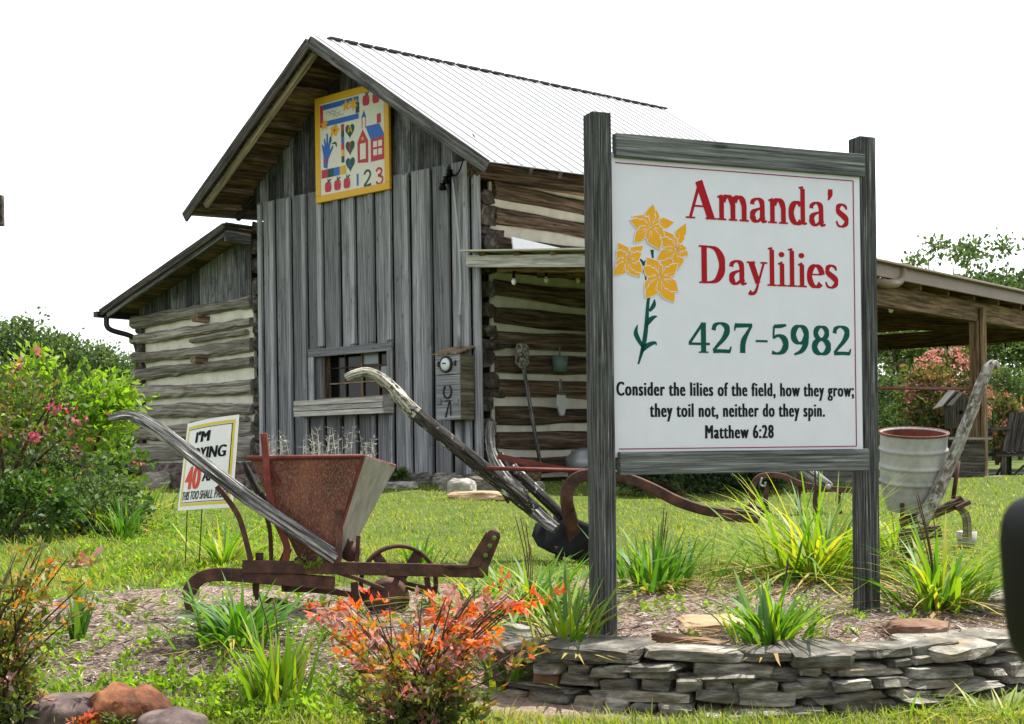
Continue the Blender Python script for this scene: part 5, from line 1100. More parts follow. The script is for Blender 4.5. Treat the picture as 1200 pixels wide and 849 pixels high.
# ================================================================== LAWN GRASS, MULCH, WEEDS
def footprint(x, y, pad=.1):
    rx, ry = x - C0.x, y - C0.y; t = rx*A.x + ry*A.y; w_ = rx*Bv.x + ry*Bv.y
    return ((t > -pad) & (t < 8.2+pad) & (w_ > -pad) & (w_ < 8)) | ((t < 0) & (t > -S1-.1) & (w_ > 2.1) & (w_ < 8.1))
def scatter(n, u0, u1, v0, v1):
    u = rng.uniform(u0, u1, n); v = rng.uniform(v0, v1, n); p = ground_np(u, v); return p
def lawn_parts():
    out = []
    # main lawn, denser towards the viewer
    p = scatter(150000, -180, 1400, 556, 905); d = p[:, 1]
    mk = mulch_mask(p[:, 0], p[:, 1]) if True else 0
    yw = 5.12 + .42*(p[:, 0]-1.02)**2
    onwall = (p[:, 0] > -.2) & (p[:, 0] < 2.9) & (p[:, 1] > yw-.06) & (p[:, 1] < yw+.35)
    keep = (mk < -.02 + rng.normal(0, .10, len(p))) & ~footprint(p[:, 0], p[:, 1]) & ~onwall
    bedr = (p[:, 0] > .0) & (p[:, 0] < 2.4) & (p[:, 1] > yw) & (p[:, 1] < 6.6); keep &= ~(bedr & (rng.random(len(p)) < .93))
    p = p[keep]; n = len(p); pat = nz(p[:, 0], p[:, 1], .9, 1.0); pat2 = nz(p[:, 0], p[:, 1], 3.5, 5.0)
    L = np.clip(rng.gamma(6, .0062, n)*(1 + .25*pat), .015, .12)*np.where(p[:, 1] < 5.6, 1.15, 1.0); 
    rough = (p[:, 0] < -.75) & (p[:, 1] < 10.5) & (p[:, 1] > 6.2); L[rough] *= 1.5
    wd = rng.uniform(.003, .006, n)*np.clip(p[:, 1]/6, 1, 3.2)
    var = np.clip(.52 + .28*pat + .22*pat2 + rng.normal(0, .23, n), 0, 1)
    V, F, c = blades(p, rng.uniform(0, 6.28, n), L, wd, rng.uniform(.1, .6, n), rng.uniform(.1, .7, n), var, K=2); out.append((V, F, c))
    return out
V, F, c = joinm(lawn_parts()); tag(nmesh('lawn_grass', V, F, c, 'grass', origin=(0, 0, 0)), 'short sunlit yellow green lawn grass around the bed and up to the barn', 'grass', kind='stuff')
p = scatter(120000, -60, 1260, 620, 850); keep = mulch_mask(p[:, 0], p[:, 1]) > rng.normal(.03, .12, len(p)); yw = 5.12 + .42*(p[:, 0]-1.02)**2; keep &= ~((p[:, 0] > -.25) & (p[:, 1] < yw+.1)); p = p[keep]; n = len(p)
a = rng.uniform(0, 6.28, n); D = np.stack([np.cos(a), np.sin(a), rng.normal(.05, .22, n)], 1); p[:, 2] += rng.uniform(.0, .018, n)
V, F, c = leaves(p, D, rng.gamma(4, .0095, n), rng.random(n), .085, .05); tag(nmesh('bed_mulch', V, F, c, 'mulchstraw', origin=(0, 0, 0)), 'dry brown pine straw mulch spread over the flower bed', 'mulch', kind='stuff')
# broad leaved weeds
cs = np.concatenate([scatter(230, 0, 400, 660, 850), scatter(200, 0, 420, 800, 850), scatter(90, 400, 700, 690, 850), scatter(60, 720, 1180, 690, 760), scatter(420, 90, 330, 600, 690)]); P_, D_, S_, C_ = [], [], [], []
for q_ in cs:
    if footprint(q_[0:1], q_[1:2])[0] or (q_[0] > -.2 and q_[1] < ywall(q_[0])+.32): continue
    k = rng.integers(5, 16); a = rng.uniform(0, 6.28, k); el = rng.uniform(.1, 1.2, k)
    P_.append(np.tile(q_, (k, 1)) + rng.normal(0, .02, (k, 3))*[1, 1, .6] + [0, 0, .02]); D_.append(np.stack([np.cos(a)*np.cos(el), np.sin(a)*np.cos(el), np.sin(el)], 1)); S_.append(rng.uniform(.02, .05, k)); C_.append(np.clip(rng.normal(.6, .2, k) + rng.normal(0, .15), 0, 1))
V, F, c = leaves(np.concatenate(P_), np.concatenate(D_), np.concatenate(S_), np.concatenate(C_), .4); tag(nmesh('bed_weeds', V, F, c, 'leafB', origin=(0, 0, 0)), 'small bright green weeds scattered over the mulch and its edges', 'weeds', kind='stuff')

# ================================================================== DAYLILY CLUMPS
def daylily(u, v, n, L, label, spread=.10, lean=(.05, .6), wid=.016, var=(.4, .18), dry=.12, bend=(.1, .8), name='daylily', cat='daylily', az=None, group='daylily clumps in the bed', seeds=0):
    base = G(u, v); k = int(n*1.7); wid *= 1.45
    r = np.abs(rng.normal(0, spread, k)); a0 = rng.uniform(0, 6.28, k); b = np.stack([base.x + r*np.cos(a0), base.y + r*np.sin(a0), np.zeros(k)], 1); b[:, 2] = gz_np(b[:, 0], b[:, 1]) - .01
    a = a0 + rng.normal(0, .5, k); 
    Ls = L*rng.uniform(.55, 1.12, k); ln = rng.uniform(*lean, k)
    vr = np.clip(rng.normal(var[0], var[1], k), 0, .84); isdry = rng.random(k) < dry; vr[isdry] = rng.uniform(.86, 1, isdry.sum())
    bd = rng.uniform(bend[0], bend[1]*1.25, k); ln[isdry] += .35; bd[isdry] += .7; Ls[isdry] *= .7
    ln = np.clip(ln, 0, .92)
    V, F, c = blades(b, a, Ls, rng.uniform(.6, 1.15, k)*wid, ln, bd, vr, K=6)
    V[:, 2] = np.maximum(V[:, 2], base.z + .004)
    t = thing(name, base, label, cat, group)
    nmesh('foliage', V, F, c, 'lily', t)
    if seeds:
        m = MB()
        for i in range(seeds):
            aa = rnd.uniform(0, 6.28); e = base + Vector((math.cos(aa)*.18*L, math.sin(aa)*.18*L, L*rnd.uniform(.8, 1.15))); m.tube(curve([base, base*.5+e*.5 + Vector((.01, 0, .03)), e], 4), .0028, 5, var=.5)
        m.build('dry_stalk', 'twig', t)
    return t
daylily(282, 755, 80, .36, 'dark green daylily clump in front of the curved planter shoe', .09, (.1, .75), .017, (.40, .12), .10, (.1, .8))
daylily(325, 823, 60, .36, 'upright narrow leaved grassy clump at the lower left of the mulch', .07, (.02, .3), .012, (.6, .1), .03, (.0, .35), seeds=2)
daylily(262, 664, 70, .42, 'yellowing daylily clump behind the wooden planter handle', .10, (.1, .6), .014, (.62, .15), .28, (.1, .8))
daylily(768, 692, 90, .40, 'dull green daylily clump right of the left sign post', .13, (.05, .5), .017, (.38, .14), .22, (.0, .5), seeds=4)
daylily(905, 757, 62, .38, 'fresh green daylily clump just behind the stone wall between the sign posts', .08, (.1, .62), .017, (.46, .12), .14, (.05, .6), seeds=2)
daylily(955, 678, 210, .78, 'largest yellow green arching daylily clump left of the right sign post', .19, (.1, .80), .015, (.66, .14), .24, (.2, 1.0), seeds=3)
daylily(1098, 716, 110, .50, 'yellow tipped daylily clump right of the right sign post', .11, (.1, .7), .018, (.60, .16), .26, (.1, .8), seeds=5)
daylily(1050, 648, 70, .56, 'pale arching daylily clump under the zinc barrel', .10, (.2, .8), .014, (.68, .12), .3, (.3, 1.0), seeds=3)
daylily(622, 716, 110, .40, 'bright green daylily clump left of the left sign post below the mouldboard', .13, (.1, .8), .016, (.56, .13), .12, (.2, 1.0), seeds=4)
daylily(664, 757, 60, .36, 'small daylily clump with orange tipped leaf touching the left sign post', .07, (.05, .55), .016, (.58, .14), .12, (.0, .5))
daylily(560, 722, 60, .36, 'pale striped arching clump behind the orange shrub', .10, (.2, .8), .012, (.66, .1), .12, (.3, 1.0))
daylily(600, 800, 34, .26, 'few grassy green blades beside the left end of the stone wall', .07, (.1, .7), .012, (.6, .1), .12, (.2, .8))
daylily(92, 752, 16, .26, 'two thin upright iris like blades alone on the left mulch', .02, (.02, .2), .022, (.45, .1), .0, (.0, .2))
daylily(120, 622, 90, .42, 'yellow and orange daylily clump before the left shrubs', .22, (.1, .7), .018, (.72, .1), .30, (.1, .8))
daylily(160, 598, 60, .40, 'thin yellow green daylily clump nearest the log shed', .2, (.1, .7), .016, (.66, .12), .15, (.1, .8))
daylily(146, 632, 40, .4, 'small dark spiky clump in the grass left of the yard sign', .08, (.05, .5), .014, (.42, .1), .05, (.0, .5))
daylily(490, 662, 30, .24, 'small grassy tuft seen through the planter wheel', .08, (.1, .5), .016, (.5, .1), .05, (.1, .5))
daylily(1180, 842, 60, .22, 'straw coloured grass tuft below the right end of the wall', .12, (.2, .9), .007, (.72, .1), .45, (.3, 1.0), name='grass_tuft', cat='grass tuft', group=None)
daylily(1085, 838, 50, .20, 'green and straw grass tuft leaning on the stone wall', .12, (.2, .9), .007, (.66, .1), .35, (.3, 1.0), name='grass_tuft', cat='grass tuft', group=None)

# ================================================================== SHRUBS
def nandina(u, v, H, Rr, label, nst, red, name='nandina', seed=3, leafn=14, base=None):
    r_ = np.random.default_rng(seed); base = base or G(u, v); t = thing(name, base, label, 'shrub'); m = MB(); P_, D_, S_, C_ = [], [], [], []
    for i in range(nst):
        a = r_.uniform(0, 6.28); el = r_.uniform(.15, 1.35); L = 1.0
        ht = H*r_.uniform(.35, 1.0); rad = Rr*math.sqrt(r_.uniform(0.02, 1))*(.65 + .35*ht/H)
        e = np.array([base.x + rad*math.cos(a), base.y + rad*math.sin(a)*.8, base.z + ht]); b = np.array([base.x + r_.normal(0, .14*Rr), base.y + r_.normal(0, .12*Rr), base.z-.02]); mid = b*.5 + e*.5 + np.array([-.25*rad*math.cos(a), -.25*rad*math.sin(a), .02])
        c = curve([Vector(b), Vector(mid), Vector(e)], 5); m.tube(c, ilerp([.006*H/.55, .0035, .0018], len(c)), 5)
        hf = ht/H
        for k in range(3 + int(4*r_.random())):     # leaf sprays along the outer stem
            tt = r_.uniform(.22, 1.0); ci = c[min(int(tt*(len(c)-1)), len(c)-1)]; q_ = np.array(ci)
            sa = a + r_.normal(0, 1.0); sd = np.array([math.cos(sa), math.sin(sa), r_.uniform(-.1, .7)]); sd /= np.linalg.norm(sd); sl = r_.uniform(.05, .14)*H/.55
            n = leafn; s_ = r_.uniform(.15, 1, n); s_[0] = 1; pp = q_ + sd*(s_*sl)[:, None] + r_.normal(0, .006, (n, 3))
            dd = sd*.8 + r_.normal(0, .62, (n, 3)); P_.append(pp); D_.append(dd); S_.append(r_.uniform(.024, .048, n)*(H/.55)**.3)
            topv = np.clip((pp[:, 2]-base.z)/H, 0, 1); col = np.clip(red[0] + red[1]*topv + r_.normal(0, .06) + r_.normal(0, red[2], n), 0, .84)
            mv = (r_.random() < red[3]*hf**2); col = np.where(mv, r_.uniform(.86, 1, n), col); C_.append(col)
    m.build('stem', 'twig', t)
    V, F, c = leaves(np.concatenate(P_), np.concatenate(D_), np.concatenate(S_), np.concatenate(C_), .36, .10); nmesh('foliage', V, F, c, 'nandina', t); return t
nandina(492, 848, .57, .42, 'orange and red leaved nandina shrub in front of the flower bed', 84, (-.10, .84, .12, .45), seed=3, leafn=12, base=Vector((-.32, 4.52, .20)))
nandina(15, 842, .68, .42, 'green and bronze nandina shrub at the left edge of the lawn', 62, (.02, .36, .12, .10), seed=9, base=Vector((-1.84, 4.75, .24)))
nandina(90, 862, .10, .10, 'tiny red leaved nandina sprout in front of the boulders', 7, (.35, .4, .2, .3), seed=14, base=Vector((-1.50, 4.72, .245)), name='nandina_sprout')
nandina(135, 862, .08, .08, 'tiny grey green seedling in front of the round boulder', 6, (.02, .1, .05, .0), seed=15, base=Vector((-1.36, 4.68, .25)), name='seedling')

def bush(u, v, Rx, Ry, H, mat, n, ls, label, name='shrub', cat='shrub', seed=1, flowers=None, base=None, lift=.12, clumps=26, group=None, var=(.5, .2), limbs=6):
    r_ = np.random.default_rng(seed); base = base or G(u, v); t = thing(name, base, label, cat, group); m = MB()
    cl = r_.normal(size=(clumps, 3)); cl /= np.linalg.norm(cl, axis=1, keepdims=True); cl *= r_.uniform(.35, 1.0, (clumps, 1))**.5
    C = np.stack([base.x + cl[:, 0]*Rx, base.y + cl[:, 1]*Ry, base.z + H*(lift + (1-lift)*.5*(1 + cl[:, 2]*.95))], 1)
    for i in range(min(limbs, clumps)): 
        e = Vector(C[i]); b = Vector(base); m.tube(curve([b, b*.5 + e*.5 + Vector((r_.normal(0, .06), r_.normal(0, .06), .05)), e], 4), ilerp([.022*H, .004], 9), 6)
    m.build('branches', 'twig', t)
    sz = min(Rx, H/2)*.36; k = n//clumps
    pos = np.repeat(C, k, 0) + r_.normal(0, 1, (k*clumps, 3))*sz*np.array([.62, .62, .5]); pos[:, 2] = np.maximum(pos[:, 2], base.z + .02)
    d = pos - np.array([base.x, base.y, base.z + H*.4]); d = unit(d)*.7 + r_.normal(0, .6, d.shape); d[:, 2] -= .15
    cv = np.repeat(r_.normal(0, .12, clumps), k); vr = np.clip(var[0] + cv + r_.normal(0, var[1], len(pos)), 0, 1)
    V, F, c = leaves(pos, d, r_.uniform(.6, 1.2, len(pos))*ls, vr, .48, .12); nmesh('foliage', V, F, c, mat, t)
    if flowers:
        nf, fm, fs = flowers; P2, D2, S2 = [], [], []
        for i in range(nf):
            a = r_.uniform(0, 6.28); z = r_.uniform(-.5, 1); q_ = np.array([base.x + Rx*1.0*math.cos(a)*math.sqrt(max(1-z*z, .1)), base.y + Ry*math.sin(a)*math.sqrt(max(1-z*z, .1)) - .02, base.z + H*(lift + (1-lift)*.5*(1+z*.98))]); k2 = 14
            P2.append(q_ + r_.normal(0, fs*.5, (k2, 3))); D2.append(r_.normal(0, 1, (k2, 3))); S2.append(r_.uniform(.5, 1, k2)*fs*.8)
        V, F, c = leaves(np.concatenate(P2), np.concatenate(D2), np.concatenate(S2), r_.random(nf*14), .8, .2); nmesh('blossom', V, F, c, fm, t)
    return t
def at(u, Y): q_ = P(u, 530, Y); return Vector((q_.x, Y, gz(q_.x, Y)))
bush(0, 0, .66, .6, 1.62, 'leafmyrtle', 1500, .075, 'tall bronze leaved crepe myrtle with crimson blossoms at the left edge', 'crepe_myrtle', 'shrub', 21, (9, 'petal', .06), at(2, 11.6), .25, 22, var=(.30, .25), limbs=10)
bush(0, 0, .60, .55, 1.52, 'leafB', 5200, .10, 'bright yellow green rounded bush behind the crepe myrtle', 'leafy_bush', 'shrub', 22, None, at(72, 13.4), .05, 26, var=(.6, .2))
bush(0, 0, .42, .42, .72, 'leafC', 1900, .07, 'dusky green rose bush low in front of the bright bush', 'rose_bush', 'shrub', 23, (4, 'petal', .06), at(72, 11.7), .02, 20, var=(.6, .25))
bush(0, 0, .26, .30, .74, 'leafA', 850, .08, 'loose green rose bush next to the log shed', 'rose_bush', 'shrub', 24, (2, 'petal', .05), at(132, 12.6), .05, 13, var=(.65, .2))
bush(0, 0, .5, .4, .52, 'leafA', 1800, .07, 'low dark green bush at the left edge under the crepe myrtle', 'low_bush', 'shrub', 25, (3, 'petal', .06), at(10, 10.6), .02, 18, var=(.35, .2))
bush(0, 0, .40, .4, .45, 'leafC', 1400, .07, 'low grey green bush between the rose bushes', 'low_bush', 'shrub', 26, None, at(112, 11.4), .02, 18, var=(.75, .2))
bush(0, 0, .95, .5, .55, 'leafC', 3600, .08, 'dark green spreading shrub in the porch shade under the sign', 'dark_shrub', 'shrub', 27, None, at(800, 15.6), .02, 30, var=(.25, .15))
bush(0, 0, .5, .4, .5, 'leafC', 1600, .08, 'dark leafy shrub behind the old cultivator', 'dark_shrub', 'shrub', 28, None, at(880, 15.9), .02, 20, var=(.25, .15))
bush(0, 0, .55, .22, .20, 'leafA', 1100, .07, 'low weedy fern patch along the foot of the barn siding', 'fern_patch', 'weeds', 29, None, B(1.55, -.35, gz(-1.5, 19)), .02, 18, var=(.5, .25))
bush(0, 0, .3, .22, .22, 'leafA', 500, .07, 'small weed at the left foot of the log shed wall', 'weed', 'weeds', 30, None, B(8.0, -.5, gz(-6.6, 23.5)), .02, 10, var=(.6, .2))
bush(0, 0, 1.0, 1.0, 3.1, 'leafmyrtle', 3800, .19, 'large salmon pink flowering crepe myrtle beyond the porch', 'crepe_myrtle', 'tree', 31, (130, 'salmon', .13), at(1110, 36), .08, 34, var=(.35, .2), limbs=10)
bush(0, 0, .65, .6, 1.9, 'leafmyrtle', 1200, .16, 'narrow pink flowering shrub beyond the right porch post', 'crepe_myrtle', 'tree', 33, (26, 'salmon', .13), at(1168, 35), .1, 14, var=(.35, .2))
# weeds growing from the hopper
sb = (hT[0]+hT[1]+hT[2]+hT[3])/4 - Vector((0, 0, .05)); hw = thing('hopper_weed', sb, 'pale wispy seeding weeds growing out of the rusty hopper', 'weeds'); parts = []
for i in range(40):
    k = rnd.random(); b = hT[0]*.85 + hT[3]*.15; e = hT[1]*.7 + hT[2]*.3; b0 = b*(1-k) + e*k + Vector((0, rnd.uniform(0, .25), -.03)); hgt = rnd.uniform(.07, .19); ln = Vector((rnd.uniform(-.03, .03), rnd.uniform(-.02, .02), hgt)); n = 14
    s_ = rng.uniform(.2, 1, n); pos = np.array(b0) + np.outer(s_, np.array(ln)); dd = rng.normal(0, 1, (n, 3)); dd[:, 2] = np.abs(dd[:, 2])*.6
    parts.append(leaves(pos, dd, rng.uniform(.018, .04, n), rng.random(n), .07, .02)); parts.append(leaves(np.array([b0]), np.array([ln]), [ln.length*1.1], [.4], .025, 0))
V, F, c = joinm(parts); nmesh('seed_stems', V, F, c, 'wispy', hw)
bush(0, 0, .05, .05, .05, 'leafB', 60, .03, 'tiny green sprig at the foot of the planter handle', 'weed_sprig', 'weeds', 35, None, Q(362, 668, -.07), .1, 5, limbs=2)

# ================================================================== PORCH CONTENTS
# tools hung on the log wall
def wl(u, v, off=.12): return onplane(u, v, C0 - A*off, A)
tl = thing('hung_shovel', wl(631, 540), 'old long handled shovel hung blade up on the porch log wall', 'shovel')
m_ = MB(); m_.tube([wl(613, 428), wl(622, 480), wl(633, 543)], .028, 8); m_.build('shaft', 'handle', tl)
m_ = MB(); m_.stone(wl(612, 417, .13), (.10, .26, .36), math.atan2(Bv.y, Bv.x)+1.57, 4, .7, .1, nu=16, nv=10); m_.build('blade', 'handlepale', tl)
m_ = MB(); c0 = wl(656, 425, .16); m_.lathe([(0, -.14), (.10, -.13), (.12, .09), (.115, .09), (.09, -.11), (0, -.12)], c0, 14); m_.tube([c0 + Zv*.1, c0 + Zv*.22], .014, 6); tag(m_.build('tin_scoop', 'greenmetal'), 'faded green tin dipper hung high on the porch log wall', 'dipper')
sc = thing('grain_scoop', wl(657, 488), 'grey metal grain scoop hung on the porch log wall below the green dipper', 'scoop')
m_ = MB(); c0 = wl(657, 472, .15); m_.prism([(-.10, .12), (.10, .12), (.11, -.06), (.05, -.20), (-.05, -.20), (-.11, -.06)], c0, -Bv*-1, Zv, .03); m_.build('pan', 'greymetal', sc, bevel=.02); m_ = MB(); m_.tube([c0 + Zv*.1, c0 + Zv*.34], .02, 8); m_.build('grip', 'handle', sc)
for nm, u, v, r, h, mt_, lb in (('milk_can', 685, 556, .27, .5, 'greymetal', 'wide grey metal pot with a domed lid on the porch floor'), ('clay_pot', 622, 572, .16, .34, 'brownwood', 'brown clay pot against the porch log wall'), ('dark_bucket', 596, 575, .22, .38, 'darkmetal', 'dark blue black bucket by the barn corner log ends')):
    b = wl(u, v, .45); b.z = GZ - .02; m_ = MB(); m_.lathe([(0, 0), (r*.8, 0), (r, h*.5), (r, h*.7), (r*.7, h*.85), (r*.72, h*.9), (r*.25, h*.98), (0, h)], b, 20); tag(m_.build(nm, mt_), lb, 'pot')
def bulbs(name, pts, label):
    t = thing(name, pts[0], label, 'string light'); m = MB(); cc = []
    for i in range(len(pts)-1):
        a, b = pts[i], pts[i+1]; cc += [a, (a+b)/2 - Zv*.05]
    cc.append(pts[-1]); m.tube(curve(cc, 4), .008, 5); m.build('cable', 'blackplastic', t)
    for p in pts:
        m = MB(); m.lathe([(0, -.10), (.018, -.10), (.022, -.03), (.012, 0), (0, 0)], p, 8); sk = m.build('bulb_socket', 'blackplastic', t); m = MB(); m.lathe([(0, -.19), (.022, -.18), (.036, -.145), (.018, -.10), (0, -.10)], p, 10); m.build('bulb', 'bulb', sk)
bulbs('string_light', [onplane(u, v, C0 - A*(S1-.5), A) for u, v in ((1044, 350), (1075, 348), (1122, 355), (1162, 364), (1200, 371))], 'row of bare bulbs strung along the porch eave beam')
bulbs('string_light', [onplane(u, v, B(0, PX-.3, 0), NF) for u, v in ((1043, 406), (1110, 404), (1178, 402))], 'row of bare bulbs hung from the rear beam of the porch')
bulbs('string_light', [wl(u, v, .6) for u, v in ((602, 318), (640, 316), (677, 317))], 'row of bare bulbs under the porch roof beside the log wall')
# birdhouse
bh = at(1117, 31); t = thing('birdhouse', bh, 'dark wooden birdhouse with pitched roof standing before the pink crepe myrtle', 'birdhouse'); bp = lambda u, v: P(u, v, 31)
m_ = MB(); m_.prism([(-.28, -.2), (.28, -.2), (.28, .32), (0, .60), (-.28, .32)], bp(1120, 492), Vector((1, .2, 0)).normalized(), Zv, .35); m_.build('box', 'darkwood', t)
m_ = MB(); c0 = bp(1120, 492); 
for s_ in (-1, 1): m_.beam(c0 + Vector((0, .20, .66)), c0 + Vector((s_*.36, .20+.07*s_, .27)), .56, .04, up=(s_*.7, 0, .7))
m_.build('roof', 'rake', t); m_ = MB(); m_.lathe([(0, 0), (.045, 0), (.045, .02), (0, .02)], bp(1120, 484) - Vector((.0, .37, 0)), 12, axis=(0, -1, 0)); m_.build('entrance_hole', 'blackplastic', t)
m_ = MB(); m_.beam(Vector((c0.x, c0.y+.15, bh.z)), c0 + Vector((0, .15, 0)), .09, .09, up=(0, 1, 0)); m_.build('pole', 'darkwood', t)
# table / crate stack
YT = 18.6; tq = lambda u, v, d=0: P(u, v, YT + d)
t = thing('plank_table', tq(1120, 572), 'grey plank crate table with pale top beside the porch post', 'table')
m_ = MB()
for i in range(3): v0 = 517 + i*17.5; m_.beam(tq(1122, v0+9), tq(1154, v0+9), .03, .19); m_.beam(tq(1122, v0+9) + Vector((0, .02, 0)), tq(1122, v0+9) + Vector((0, .5, 0)), .03, .19)
m_.build('plank_side', 'darkwood', t)
m_ = MB(); m_.beam(tq(1104, 514, .2), tq(1154, 514, .2), .6, .035); m_.build('top', 'deck', t); m_ = MB(); m_.beam(tq(1106, 516, .1), tq(1124, 545, .1), .04, .06, up=(0, 1, 0)); m_.build('bracket', 'darkwood', t)
# rocking chair / bench
YB = 20.0; bq = lambda u, v, d=0: P(u, v, YB + d)
t = thing('porch_bench', bq(1190, 570), 'dark wooden high backed porch bench cut off by the right edge', 'bench')
m_ = MB()
for i in range(6): m_.beam(bq(1177+i*7, 530, .15), bq(1186+i*7, 484, .5), .075, .025, up=(0, 1, 0))
m_.build('backrest', 'darkwood', t)
m_ = MB(); m_.beam(bq(1160, 533, -.1), bq(1225, 533, -.1), .5, .05); m_.build('seat', 'darkwood', t)
m_ = MB(); m_.beam(bq(1160, 514, -.2), bq(1160, 500, .3), .07, .04); m_.beam(bq(1158, 504, -.3), bq(1182, 502, .35), .09, .035); m_.build('armrest', 'darkwood', t)
for u, d in ((1176, -.3), (1182, .3), (1222, -.3), (1222, .3)): m_ = MB(); m_.beam(bq(u, 533, d), bq(u, 572, d), .07, .06, up=(0, 1, 0)); m_.build('leg', 'darkwood', t)
for y in (-.2, .2): m_ = MB(); m_.tube([bq(1166, 560, y), bq(1176, 543, y), bq(1187, 558, y), bq(1200, 546, y)], .02, 6); m_.build('brace', 'darkmetal', t)
m_ = MB(); pr0 = onplane(1034, 455, B(-S1+.28, 0, 0) - A*0, A); pr1 = onplane(1148, 456, B(-S1+.28, 0, 0), A); m_.tube([pr0 + (pr0-pr1)*.45, pr1], .022, 8); tag(m_.build('porch_rail', 'rustred'), 'thin red painted pipe rail between the porch posts', 'rail')

# ================================================================== TREES
def tree_proto(name, label, H, Rc, base_h, mat, nleaf, ls, seed, group, clumps=22, var=(.5, .2), trunk_r=.16):
    r_ = np.random.default_rng(seed); t = thing(name, Vector((0, 0, 0)), label, 'tree', group); m = MB()
    m.tube(curve([(0, 0, -.3), (r_.normal(0, .12), r_.normal(0, .12), H*.45), (r_.normal(0, .2), r_.normal(0, .2), H*.9)], 5), ilerp([trunk_r, trunk_r*.7, .03], 11), 8)
    C = []
    for i in range(clumps):
        z = base_h + (H-base_h)*r_.uniform(0, 1)**.85; k = (z-base_h)/(H-base_h); prof = math.sin(math.pi*min(1, .22 + .74*k))**.7; a = r_.uniform(0, 6.28); rr = Rc*prof*math.sqrt(r_.uniform(.1, 1)); c = np.array([rr*math.cos(a), rr*math.sin(a), z]); C.append(c)
        if i < 12: m.tube(curve([(0, 0, max(.8, z - rr*.8)), (c[0]*.5, c[1]*.5, z - rr*.3), tuple(c)], 3), ilerp([trunk_r*.4, .02], 7), 5)
    m.build('trunk', 'bark', t); C = np.array(C); k = nleaf//clumps
    s = Rc*.36*r_.uniform(.55, 1.15, clumps); pos = np.repeat(C, k, 0) + r_.normal(0, 1, (k*clumps, 3))*np.repeat(s, k)[:, None]*np.array([.6, .6, .42])
    d = unit(pos - np.repeat(C, k, 0) + np.array([0, 0, .1]))*.6 + r_.normal(0, .7, pos.shape); cv = np.repeat(r_.normal(0, .13, clumps), k)
    V, F, c = leaves(pos, d, r_.uniform(.6, 1.3, len(pos))*ls, np.clip(var[0] + cv + r_.normal(0, var[1], len(pos)), 0, 1), .6, .15); nmesh('crown', V, F, c, mat, t); return t
def copy_tree(t, loc, rz, sc, label):
    c = t.copy(); COL.objects.link(c); c.location = loc; c.rotation_euler = (0, 0, rz); c.scale = (sc, sc, sc); c['label'] = label
    for ch in t.children:
        d = ch.copy(); COL.objects.link(d); d.parent = c
    return c
LB1 = 'green broadleaf tree in the hazy wood beyond the left shrubs'; LB2 = 'green broadleaf tree in the wood seen under the porch roof'; LB3 = 'tall thin crowned tree standing above the porch roof'
pr1 = tree_proto('broadleaf_tree', LB1, 8.0, 2.6, 1.0, 'leafFar', 3600, .30, 41, 'wood left of the shed', 30)
pr2 = tree_proto('broadleaf_tree', LB1, 8.5, 2.2, .6, 'leafFar', 3400, .28, 42, 'wood left of the shed', 26, (.4, .2))
pr3 = tree_proto('tall_tree', LB3, 12.0, 2.1, 5.2, 'leafFar', 2300, .30, 43, 'tall trees above the porch', 17, (.42, .2), .14)
used = set()
def put(pr, u, Y, vtop, label, group, name=None):
    q_ = P(u, 500, Y); z0 = gz(q_.x, Y); top = P(u, vtop, Y).z; h0 = {pr1: 8.3, pr2: 8.8, pr3: 12.3}[pr]; sc = (top - z0)/h0
    if pr not in used: used.add(pr); t = pr; t.location = (q_.x, Y, z0); t.scale = (sc,)*3; t['label'] = label; t['group'] = group
    else: t = copy_tree(pr, (q_.x, Y, z0), rnd.uniform(0, 6.28), sc, label); t['group'] = group
for u, Y, vt, k in ((-150, 60, 380, 1), (-100, 55, 395, 2), (-60, 62, 378, 1), (-25, 58, 380, 2), (10, 64, 376, 1), (32, 60, 371, 2), (55, 66, 384, 1), (80, 62, 392, 2), (102, 66, 398, 1), (124, 60, 404, 2), (146, 66, 412, 1), (165, 60, 420, 2), (188, 66, 425, 1), (215, 66, 430, 2), (-10, 48, 440, 2), (50, 48, 446, 1), (98, 47, 452, 2), (140, 48, 448, 1), (172, 46, 450, 2)): put(pr1 if k == 1 else pr2, u, Y, vt, LB1, 'wood left of the shed')
for u, Y, vt, k in ((985, 55, 385, 1), (1020, 58, 380, 2), (1050, 55, 372, 1), (1078, 60, 378, 2), (1105, 56, 375, 1), (1135, 60, 372, 2), (1165, 55, 368, 1), (1195, 58, 372, 2), (1225, 55, 370, 1), (1265, 56, 366, 2), (1310, 56, 362, 1), (1360, 56, 362, 2), (1040, 44, 440, 2), (1070, 43, 446, 1), (1180, 43, 430, 2), (1215, 44, 428, 1), (1010, 45, 436, 1), (1145, 46, 436, 2), (1100, 48, 430, 2), (940, 56, 390, 2)): put(pr1 if k == 1 else pr2, u, Y, vt, LB2, 'wood behind the porch')
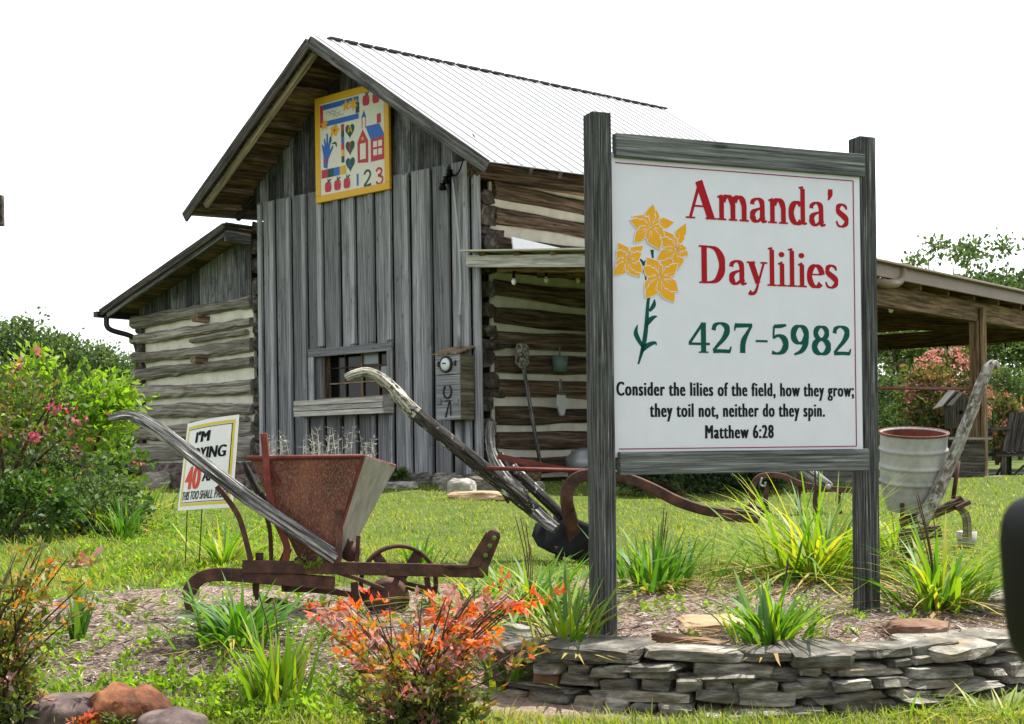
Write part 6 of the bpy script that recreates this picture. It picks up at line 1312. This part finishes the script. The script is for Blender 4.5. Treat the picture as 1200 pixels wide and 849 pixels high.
for u, Y, vt in ((1092, 64, 278), (1118, 70, 284), (1152, 62, 277), (1178, 66, 276), (1222, 64, 270), (1135, 74, 292), (1070, 72, 296)): put(pr3, u, Y, vt, LB3, 'tall trees above the porch')
hd = MB()
for x0, x1, y, h in ((-60, -14, 74, 6.5), (10, 90, 70, 5.0)):
    n = 40; vs = []
    for i in range(n+1):
        x = x0 + (x1-x0)*i/n; hh = h*(.72 + .3*mnoise.noise(Vector((x*.13, 3, 0))))
        for dy, k in ((-4, 0), (-2.5, .6), (0, 1), (3, .8), (6, 0)): vs.append((x, y+dy + 1.2*mnoise.noise(Vector((x*.3, dy, 1))), .4 + hh*k))
    hd.add(vs, [(5*i+j, 5*i+5+j, 5*i+6+j, 5*i+1+j) for i in range(n) for j in range(4)], None, .3)
M['woodfill'] = spotted('far_wood_foliage', [(.3, (.012, .022, .012)), (.5, (.03, .05, .022)), (.7, (.065, .095, .035))], 1.3, bd=.4, bstr=1)
tag(hd.build('far_woodland', 'woodfill'), 'dark mass of woodland behind the separate trees on both sides', 'woodland', kind='stuff')

# ================================================================== CAR MIRROR AT THE RIGHT EDGE
mq = lambda u, v, d=0: P(u, v, .80 + d)
t = thing('car_mirror', mq(1240, 785), 'black car door mirror, blurred and close, cut by the right edge', 'mirror')
m_ = MB(); c0 = mq(1262, 684); m_.stone(c0, (.069, .10, .108), 0, 3, .55, .0, (0, -.06), nu=48, nv=32, smooth=True); m_.build('housing', 'blackplastic', t)
m_ = MB(); m_.beam(c0 + Vector((.02, .0, -.03)), c0 + Vector((.12, -.03, -.06)), .05, .03); m_.build('mount_arm', 'blackplastic', t, bevel=.008)

# dark board whose end shows at the left edge
t = thing('notice_board', at(-60, 6.0), 'dark board on a post, only its end showing at the left edge of the sky', 'board'); nb = lambda u, v: P(u, v, 6.0)
m_ = MB(); m_.beam(nb(-120, 250), nb(4, 247), .03, 36*6/FPX); m_.build('board_end', 'darkwood', t, bevel=.003)
m_ = MB(); m_.beam(t.location - Zv*.1, Vector((t.location.x, 6.03, nb(-60, 225).z)), .07, .05, up=(0, 1, 0)); m_.build('post', 'darkwood', t)
